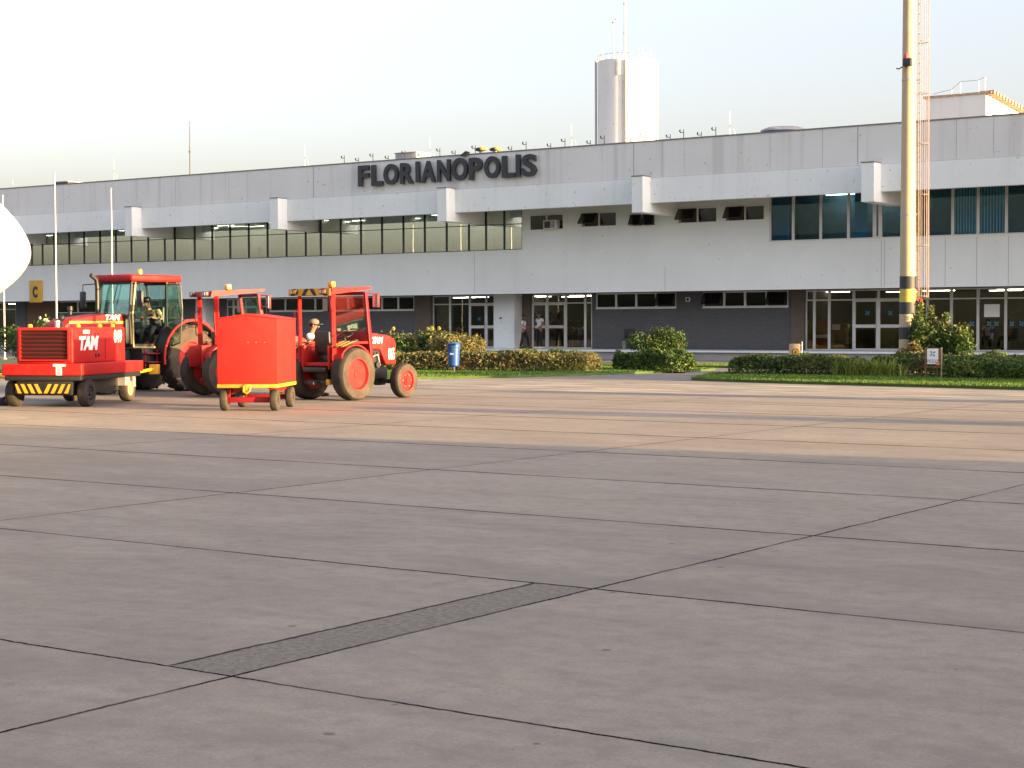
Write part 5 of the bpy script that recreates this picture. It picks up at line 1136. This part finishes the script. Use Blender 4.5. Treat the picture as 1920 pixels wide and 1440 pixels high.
# exercise-like black chair by the brick wall, shelf and red counter inside
m_ch = chair('black office chair against the dark brick wall left of the round bush', gpos(1178, YG-0.6, TZ), R_(200), 'black')
sh = thing('shelf_unit', 'beige open shelf unit with a white drawer inside the right glass front', 'shelf', gpos(1576, YG+0.75, TZ), R_(8))
m = MB()
for x in (-0.30, 0.28): m.box(x, x+0.02, -0.2, 0.2, 0, 1.12)
m.box(-0.278, 0.278, 0.18, 0.2, 0, 1.12); m.build('side_panel', 'woodlight', sh)
m = MB()
for z in (0.05, 0.42, 0.74, 1.12): m.box(-0.3, 0.3, -0.2, 0.2, z, z+0.025)
m.build('shelf', 'woodlight', sh); m = MB(); m.bbox(-0.3, 0.06, -0.26, -0.2, 0.86, 1.1, 0.01); m.build('drawer', 'white', sh)
sh2 = dup(sh, gpos(929, YG+0.7, TZ), R_(0), 'beige open shelf unit with a white drawer behind the left double door')
ct = thing('counter', 'red service counter with a white band behind the right glass front', 'counter', gpos(1542, YG+0.9, TZ), 0)
m = MB(); m.bbox(-0.38, 0.38, -0.2, 0.2, 0, 1.3, 0.02); m.build('body', 'redcounter', ct); m = MB(); m.box(-0.37, 0.37, -0.21, -0.2005, 0.52, 0.66); m.build('band', 'white', ct)
# yellow kerb at the far left
m = MB(); m.bbox(-60, -40.7, 33.4, 33.75, 0, 0.14, 0.03); tag(m.build('yellow_kerb', 'yellow', loc=(0, 0, 0)), 'short yellow painted kerb at the left edge beside the power cart', 'kerb')
# flag poles
for i, (px, y) in enumerate(((8, 368), (106, 325), (211, 355))):
    Y_ = 50.0; z = PZ(px, y, Y_); fp = thing('flagpole', ('slim pale flagpole behind the airliner nose', 'tallest slim flagpole, between the airliner nose and the large tractor', 'slim flagpole rising behind the large tractor cab')[i], 'flagpole', (PX(px, Y_), Y_, 0.0), 0, 'flagpoles before the terminal')
    m = MB(); m.tube([(0, 0, 0.0), (0, 0, z*0.5), (0, 0, z)], [0.05, 0.04, 0.026], 10); m.build('pole', 'steel', fp); m = MB(); m.ell((0, 0, z+0.03), (0.045, 0.045, 0.045), 10, 8); m.build('finial', 'steel', fp)
    m = MB(); m.lathe([(0.14, 0), (0.14, 0.05), (0.07, 0.12)], (0, 0, 0), 'z', 12); m.build('base', 'conc', fp)
# tall mast ------------------------------------------------------------------
MX, MY = PX(1702, 50.0), 50.0
ms = thing('light_mast', 'tall cream painted mast with black and yellow bands at its foot and a caged ladder', 'mast', (MX, MY, 0))
rad = lambda z: 0.265-0.0066*z
bands = [(0, 0.30, 'mast'), (0.30, 0.68, 'mastblack'), (0.68, 1.08, 'mast'), (1.08, 1.45, 'mastblack'), (1.45, 1.85, 'mast'), (1.85, 2.22, 'mastblack'), (2.22, 2.62, 'mastyellow'), (2.62, 3.01, 'mastblack')]
for z0, z1, mt in bands:
    m = MB(); m.lathe([(rad(z0)+0.003, z0), (rad(z1)+0.003, z1)], (0, 0, 0), 'z', 32); m.build('band', mt, ms)
m = MB(); m.lathe([(rad(z), z) for z in (3.01, 8, 14, 20, 25)], (0, 0, 0), 'z', 32); m.build('pole', 'mast', ms)
m = MB()
for z in (4.9, 9.0, 11.9, 16, 20): m.lathe([(rad(z)+0.012, z-0.03), (rad(z)+0.012, z+0.03)], (0, 0, 0), 'z', 28)
m.build('clamp', 'steel', ms)
lad = MB(); lx = 0.38; c_, s_2 = 0.82, 0.57   # ladder stands off to the right of the pole as seen
ux, uy = Vector((0.86, 0.5, 0)), Vector((-0.5, 0.86, 0))
for o_ in (-0.17, 0.17): lad.tube([ux*0.33+uy*o_+Vector((0, 0, 1.9)), ux*0.28+uy*o_+Vector((0, 0, 24))], 0.015, 6)
z = 2.0
while z < 24: lad.tube([ux*(0.33-0.0023*z)-uy*0.17+Vector((0, 0, z)), ux*(0.33-0.0023*z)+uy*0.17+Vector((0, 0, z))], 0.009, 5); z += 0.30
lad.build('ladder', 'rust', ms)
cg = MB()
for ang in (0.0, 0.6, -0.6, 1.2, -1.2): q = ux*math.cos(ang)*0.27+uy*math.sin(ang)*0.27; cg.tube([ux*0.36+q+Vector((0, 0, 2.35)), ux*0.30+q+Vector((0, 0, 24))], 0.009, 5)
z = 2.4
while z < 24:
    cg.tube([ux*(0.36-0.0025*z)+ux*math.cos(a)*0.27+uy*math.sin(a)*0.27+Vector((0, 0, z)) for a in np.linspace(-1.7, 1.7, 12)], 0.011, 5); z += 1.55
cg.build('safety_cage', 'rust', ms)
m = MB()
for z in (3, 4.9, 7, 9.0, 11.9, 15, 18, 21): m.tube([(0, 0, z), ux*0.36+Vector((0, 0, z))], 0.02, 5)
m.build('bracket', 'rust', ms)
ob = MB(); ob.bbox(-0.06, 0.20, -0.36, -0.2, 9.38, 9.62, 0.02); ob.tube([(-0.1, -0.25, 9.38), (-0.22, -0.28, 9.32), (-0.3, -0.25, 9.35)], 0.02, 6); ob.cur = 1; ob.lathe([(0.06, 9.62), (0.065, 9.72), (0.03, 9.78)], (0.02, -0.28, 0), 'z', 12); ob.build('warning_light', ['mastblack', 'redf' if False else LEAF['redf']], ms)
hd = MB(); hd.lathe([(1.0, 24.6), (1.0, 24.75)], (0, 0, 0), 'z', 24)
for k in range(8): a = k*0.785; hd.bbox(math.cos(a)*1.05-0.2, math.cos(a)*1.05+0.2, math.sin(a)*1.05-0.15, math.sin(a)*1.05+0.15, 24.2, 24.6, 0.03)
hd.build('lamp_head', 'steel', ms)

# ================================================================== ROOF
# water tower
wt = thing('water_tower', 'white cylindrical water tower rising behind the terminal roof', 'water tower', (PX(1175, 80), 80, 0)); RT = (PX(1229.6, 80)-PX(1120.7, 80))*0.836/2+0.02; ZTT = PZ(1175, 116, 80)
m = MB(); m.lathe([(RT, 0), (RT, ZTT-0.02), (RT-0.04, ZTT), (0.01, ZTT+0.12)], (0, 0, 0), 'z', 56); m.build('tank', 'white_wall', wt)
tl, tr_ = Vector((-0.82, -0.57, 0)), Vector((0.82, 0.57, 0)); fr = Vector((0.57, -0.82, 0))
m = MB(); q = tl*(RT+0.10); m.tube([q, q+Vector((0, 0, ZTT+0.05)), q*0.9+Vector((0, 0, ZTT+0.15))], 0.06, 8); q = tr_*(RT+0.12); m.tube([q, q+Vector((0, 0, ZTT-0.1)), q*0.92+Vector((0, 0, ZTT+0.05))], 0.045, 8); q = fr*(RT+0.07)+tl*0.14; m.tube([q, q+Vector((0, 0, ZTT-0.1))], 0.05, 8); m.build('pipe', 'steel', wt)
m = MB()
for k in range(22):
    a = 2*math.pi*k/22; P = Vector((math.cos(a)*(RT-0.05), math.sin(a)*(RT-0.05), ZTT)); m.tube([P, P+Vector((0, 0, 0.30+0.25*(k % 5 == 0)))], 0.018, 5)
m.tube([(math.cos(a)*(RT-0.05), math.sin(a)*(RT-0.05), ZTT+0.28) for a in np.linspace(0, 2*math.pi, 45)], 0.014, 5, False); m.build('railing', 'steel', wt)
st = mat('rust_stain', (0.62, 0.53, 0.48), 0.8)
m = MB(); q = fr*(RT+0.0)
for dx, z0, z1, wd in ((-0.42, ZTT-0.9, ZTT-0.08, 0.22), (-0.30, ZTT-4.5, ZTT-0.9, 0.05)):
    c0 = fr*math.sqrt(RT*RT-dx*dx)+tr_*dx; m.hexa([c0-tr_*wd*0.5+Vector((0, 0, z0))+fr*0.004, c0+tr_*wd*0.5+Vector((0, 0, z0))+fr*0.02, c0+tr_*wd+Vector((0, 0, z0)), c0-tr_*wd+Vector((0, 0, z0)), c0-tr_*wd+Vector((0, 0, z1))+fr*0.004, c0+tr_*wd+Vector((0, 0, z1))+fr*0.02, c0+tr_*wd+Vector((0, 0, z1)), c0-tr_*wd+Vector((0, 0, z1))])
m.build('stain', st, wt)
m = MB(); q = fr*(RT+0.03)+tl*0.45; m.tube([q+Vector((0, 0, ZTT-0.9)), q+Vector((0, 0, ZTT+0.4)), q+Vector((0.08, 0, ZTT+1.0)), q+Vector((0, 0, ZTT+1.6))], 0.02, 5); q = fr*(RT+0.03)+tr_*0.75; m.tube([q+Vector((0, 0, ZTT-0.7)), q+Vector((0, 0, ZTT+0.6))], 0.02, 5); m.build('conduit', 'steel', wt)
# antennas standing on the tower
zt = PZ(1175, 110, 80)
a1 = thing('antenna_mast', 'tall thin antenna mast on the water tower going out of the picture', 'antenna', (PX(1172, 80), 80, ZTT+0.1)); m = MB(); m.tube([(0, 0, 0), (0, 0, 4.6), (0, 0, 7.5)], [0.05, 0.045, 0.03], 8); m.build('pole', 'steel', a1); m = MB()
for z in (1.45, 3.05, 4.6): m.lathe([(0.08, z-0.03), (0.08, z+0.03)], (0, 0, 0), 'z', 10)
m.build('collar', 'steel', a1)
a2 = thing('weather_sensor', 'thin weather sensor mast with small cups on the water tower, left of the antenna mast', 'antenna', (PX(1151, 79), 79.0, ZTT+0.05)); m = MB(); m.tube([(0, 0, 0), (0.02, 0, 1.0), (0, 0, 2.1)], [0.05, 0.035, 0.02], 8); m.build('pole', 'white', a2); m = MB()
for a in (0, 2.1, 4.2): m.tube([(0, 0, 2.1), (math.cos(a)*0.16, math.sin(a)*0.16, 2.12)], 0.012, 5); m.ell((math.cos(a)*0.18, math.sin(a)*0.18, 2.12), (0.04, 0.04, 0.04), 8, 6)
m.ell((0, 0, 1.95), (0.08, 0.08, 0.05), 10, 6); m.build('cup', 'steel', a2)
# roof house with tiled verge
rx1 = PX(1846, 70); hw = (rx1-PX(1734, 70))/2; zr = PZ(1846, 176, 70)
rh = thing('roof_house', 'white box house on the terminal roof with a tiled verge and a small window', 'building', (rx1-hw, 72, ZROOF-0.3)); zz = ZROOF-0.3; ly0, ly1 = -2.0, 7.0
m = MB(); m.hexa([(-hw, ly0, 0), (hw, ly0, 0), (hw, ly1, 0), (-hw, ly1, 0), (-hw, ly0, zr-zz), (hw, ly0, zr-zz), (hw, ly1, zr-zz-0.75), (-hw, ly1, zr-zz-0.75)]); m.build('wall', 'white_wall', rh)
m = MB()
sl_ = -0.75/(ly1-ly0)
m.hexa([(-hw-0.1, ly0-0.06, zr-zz+0.005), (hw+0.25, ly0-0.06, zr-zz+0.005), (hw+0.25, ly1+0.1, zr-zz-0.752), (-hw-0.1, ly1+0.1, zr-zz-0.752), (-hw-0.1, ly0-0.06, zr-zz+0.09), (hw+0.25, ly0-0.06, zr-zz+0.09), (hw+0.25, ly1+0.1, zr-zz-0.67), (-hw-0.1, ly1+0.1, zr-zz-0.67)])
for k in range(24): 
    y = ly0+0.1+k*0.38; m.lathe([(0.10, hw-0.3), (0.10, hw+0.35)], (0, y, zr-zz+0.06+sl_*(y-ly0)), 'x', 8)
m.build('roof', 'tile', rh)
m = MB(); wy0, wz0 = ly0+1.15, 0.62; frame(m, 0, 0.9, 0, 0.9, 0, 0.05, 0.06); wn_ = m.build('window', 'alu', rh, loc=(hw+0.08, ly0+0.75, 0.55)); wn_.rotation_euler.z = R_(90)
m = MB(); m.box(0.05, 0.85, 0.03, 0.036, 0.05, 0.85); m.build('pane', 'glass_sm', wn_)
m = MB(); m.hexa([(0.05, -0.28, 0.1), (0.5, -0.28, 0.1), (0.5, -0.25, 0.1), (0.05, -0.25, 0.1), (0.05, -0.03, 0.85), (0.5, -0.03, 0.85), (0.5, 0.0, 0.85), (0.05, 0.0, 0.85)]); m.build('sash', 'dark', wn_)
m = MB(); P = [(-hw*0.8, ly0+0.2, zr-zz+0.2), (-hw*0.2, ly0+0.2, zr-zz+0.32), (hw*0.1, ly0+0.2, zr-zz+0.62), (hw*0.7, ly0+0.2, zr-zz+0.62), (hw*0.92, ly0+0.2, zr-zz+0.75)]; m.tube(P, 0.012, 5)
for x, y, z in P[1:]: m.tube([(x, y, zr-zz), (x, y, z)], 0.012, 5)
m.build('cable_rail', 'steel', rh)
# blue domed tank on the roof
bt = thing('roof_tank', 'blue fibre water tank with a pale domed lid on the terminal roof', 'water tank', (PX(1468, 70), 70, ZROOF-0.3)); zb = PZ(1468, 246, 70)-ZROOF+0.3
m = MB(); m.lathe([(0.85, 0), (0.98, zb)], (0, 0, 0), 'z', 32); m.build('container', 'blue', bt); m = MB(); m.lathe([(1.02, zb-0.03), (1.02, zb+0.04), (0.75, zb+0.15), (0.3, zb+0.20), (0.01, zb+0.21)], (0, 0, 0), 'z', 32); m.build('lid', 'conc', bt)
# roof boxes
def roof_box(label, pa, pb, yt, Y, mt, name='roof_unit'):
    x0, x1 = PX(pa, Y), PX(pb, Y); z = PZ((pa+pb)/2, yt, Y); T = thing(name, label, 'roof unit', ((x0+x1)/2, Y, ZROOF-0.3)); h = z-ZROOF+0.3; w_ = (x1-x0)/2
    m = MB(); m.bbox(-w_, w_, -0.6, 0.6, 0, h-0.05, 0.02); m.build('casing', mt, T); m = MB(); m.bbox(-w_-0.03, w_+0.03, -0.64, 0.64, h-0.05, h, 0.01); m.build('lid', 'conc', T); return T
roof_box('grey roof unit behind the letters F L O of the terminal sign', 757, 796, 287, 66, 'conc'); roof_box('flat dark roof hatch at the left part of the terminal roof', 121, 146, 341, 66, 'dark')
for i, (pa, pb) in enumerate(((893, 912), (920, 940))):
    x = PX((pa+pb)/2, 65.0); T = thing('roof_fan', ('left one of two small dark and yellow roof fans above the letter P', 'right one of two small dark and yellow roof fans above the letter P')[i], 'roof fan', (x, 65.0, ZROOF-0.3), 0, 'roof fans')
    z = PZ((pa+pb)/2, 277, 65)-ZROOF+0.3; m = MB(); m.ell((-0.03, 0, z-0.08), (0.27, 0.27, 0.10), 14, 8); m.build('cowl', 'dark', T); m = MB(); m.ell((0.14, -0.02, z-0.07), (0.2, 0.22, 0.095), 12, 8); m.build('shade', 'mastyellow', T); m = MB(); m.tube([(0, 0, 0), (0, 0, z-0.1)], 0.08, 8); m.build('duct', 'steel', T)
# small forked lightning clamps along the parapet
FK = [645.6, 672, 699, 727.6, 759, 789, 824, 852.6, 890, 958, 985, 1031, 1057.6, 1105, 1131, 1180, 1205.7, 1254, 1279, 1312, 1339]
f0 = None
for i, px in enumerate(FK):
    tall = i % 2 == 0; loc = (PX(px, YF+0.25), YF+0.25, ZROOF+0.05); lb = 'taller forked bracket in the row along the terminal parapet' if tall else 'short forked bracket in the row along the terminal parapet'
    T = thing('forked_bracket', lb, 'bracket', loc, 0, 'tall forked brackets on the parapet' if tall else 'short forked brackets on the parapet'); h = 0.26 if tall else 0.10
    m = MB(); m.box(0.06, 0.085, -0.012, 0.012, 0, h+0.12); m.build('post', 'dark', T); m = MB(); m.box(-0.08, 0.06, -0.012, 0.012, h-0.02, h+0.006); m.box(-0.105, -0.08, -0.012, 0.012, h-0.02, h+0.12); m.box(-0.135, -0.105, -0.016, 0.016, h+0.02, h+0.10); m.build('fork', 'dark', T)
# lightning rods
RODS = [(574, 272, 'thin lightning rod with a curved stay left of the sign'), (808, 258, 'thin lightning rod above the letter A of the sign'), (1072, 231, 'thin lightning rod just left of the water tower'), (1368, 209, 'thin lightning rod right of the water tower'), (217, 297, 'thin lightning rod above the large tractor'), (28, 335, 'thin lightning rod at the far left of the roof')]
for px, y, lb in RODS:
    Y_ = 64.0; T = thing('lightning_rod', lb, 'lightning rod', (PX(px, Y_), Y_, ZROOF-0.3), 0, 'lightning rods on the roof'); h = PZ(px, y, Y_)-ZROOF+0.3
    m = MB(); m.tube([(0, 0, 0), (0, 0, h)], [0.02, 0.010], 6); m.build('rod', 'steel', T); m = MB(); m.tube([(0.01, 0, h*0.62), (0.14, 0, h*0.55), (0.23, 0, h*0.42), (0.25, 0, 0.0)], 0.010, 5); m.build('stay', 'steel', T)
Y_ = 66; T = thing('antenna_mast', 'tall thin dark antenna mast on the left part of the terminal roof', 'antenna', (PX(359, Y_), Y_, ZROOF-0.3)); h = PZ(359, 227, Y_)-ZROOF+0.3
m = MB(); m.tube([(0, 0, 0), (0, 0, h*0.55), (0, 0, h)], [0.035, 0.03, 0.014], 8); m.build('pole', 'dark', T); m = MB(); m.lathe([(0.06, h*0.55-0.05), (0.06, h*0.55+0.05)], (0, 0, 0), 'z', 8); m.build('collar', 'dark', T)
# ================================================================== SHADE CASTERS ADDED OUT OF FRAME, RIGHT
HG = thing('shade_hangar', 'unseen large grey hangar standing beyond the right edge of the picture', 'building', (46, -9, 0))  # unseen building added to cast the foreground shade, its kind invented
m = MB(); m.box(-20, 20, -35, 31.6, 0, 10.0); m.build('wall', 'conc', HG); m = MB(); m.prism([(-20.5, 10.0), (20.5, 10.0), (0, 12.6)], -35.5, 32.1, 'y'); m.build('roof', 'steel', HG)
m = MB(); m.box(-20.06, -20.001, -25, 20, 0, 7.5); m.build('door', 'alu', HG)
hedge('unseen tall hedge added beyond the right edge to shade the right bed', 'hedge', (-5.2, 43.2), (-5.0, 47.9), 1.2, 3.0, 16000, ('deep', 'green', 'olive', 'bright'), (0.4, 0.4, 0.15, 0.05), size=0.11, seed=21, rough=0.1)  # off-frame hedge added only to shade the right bed
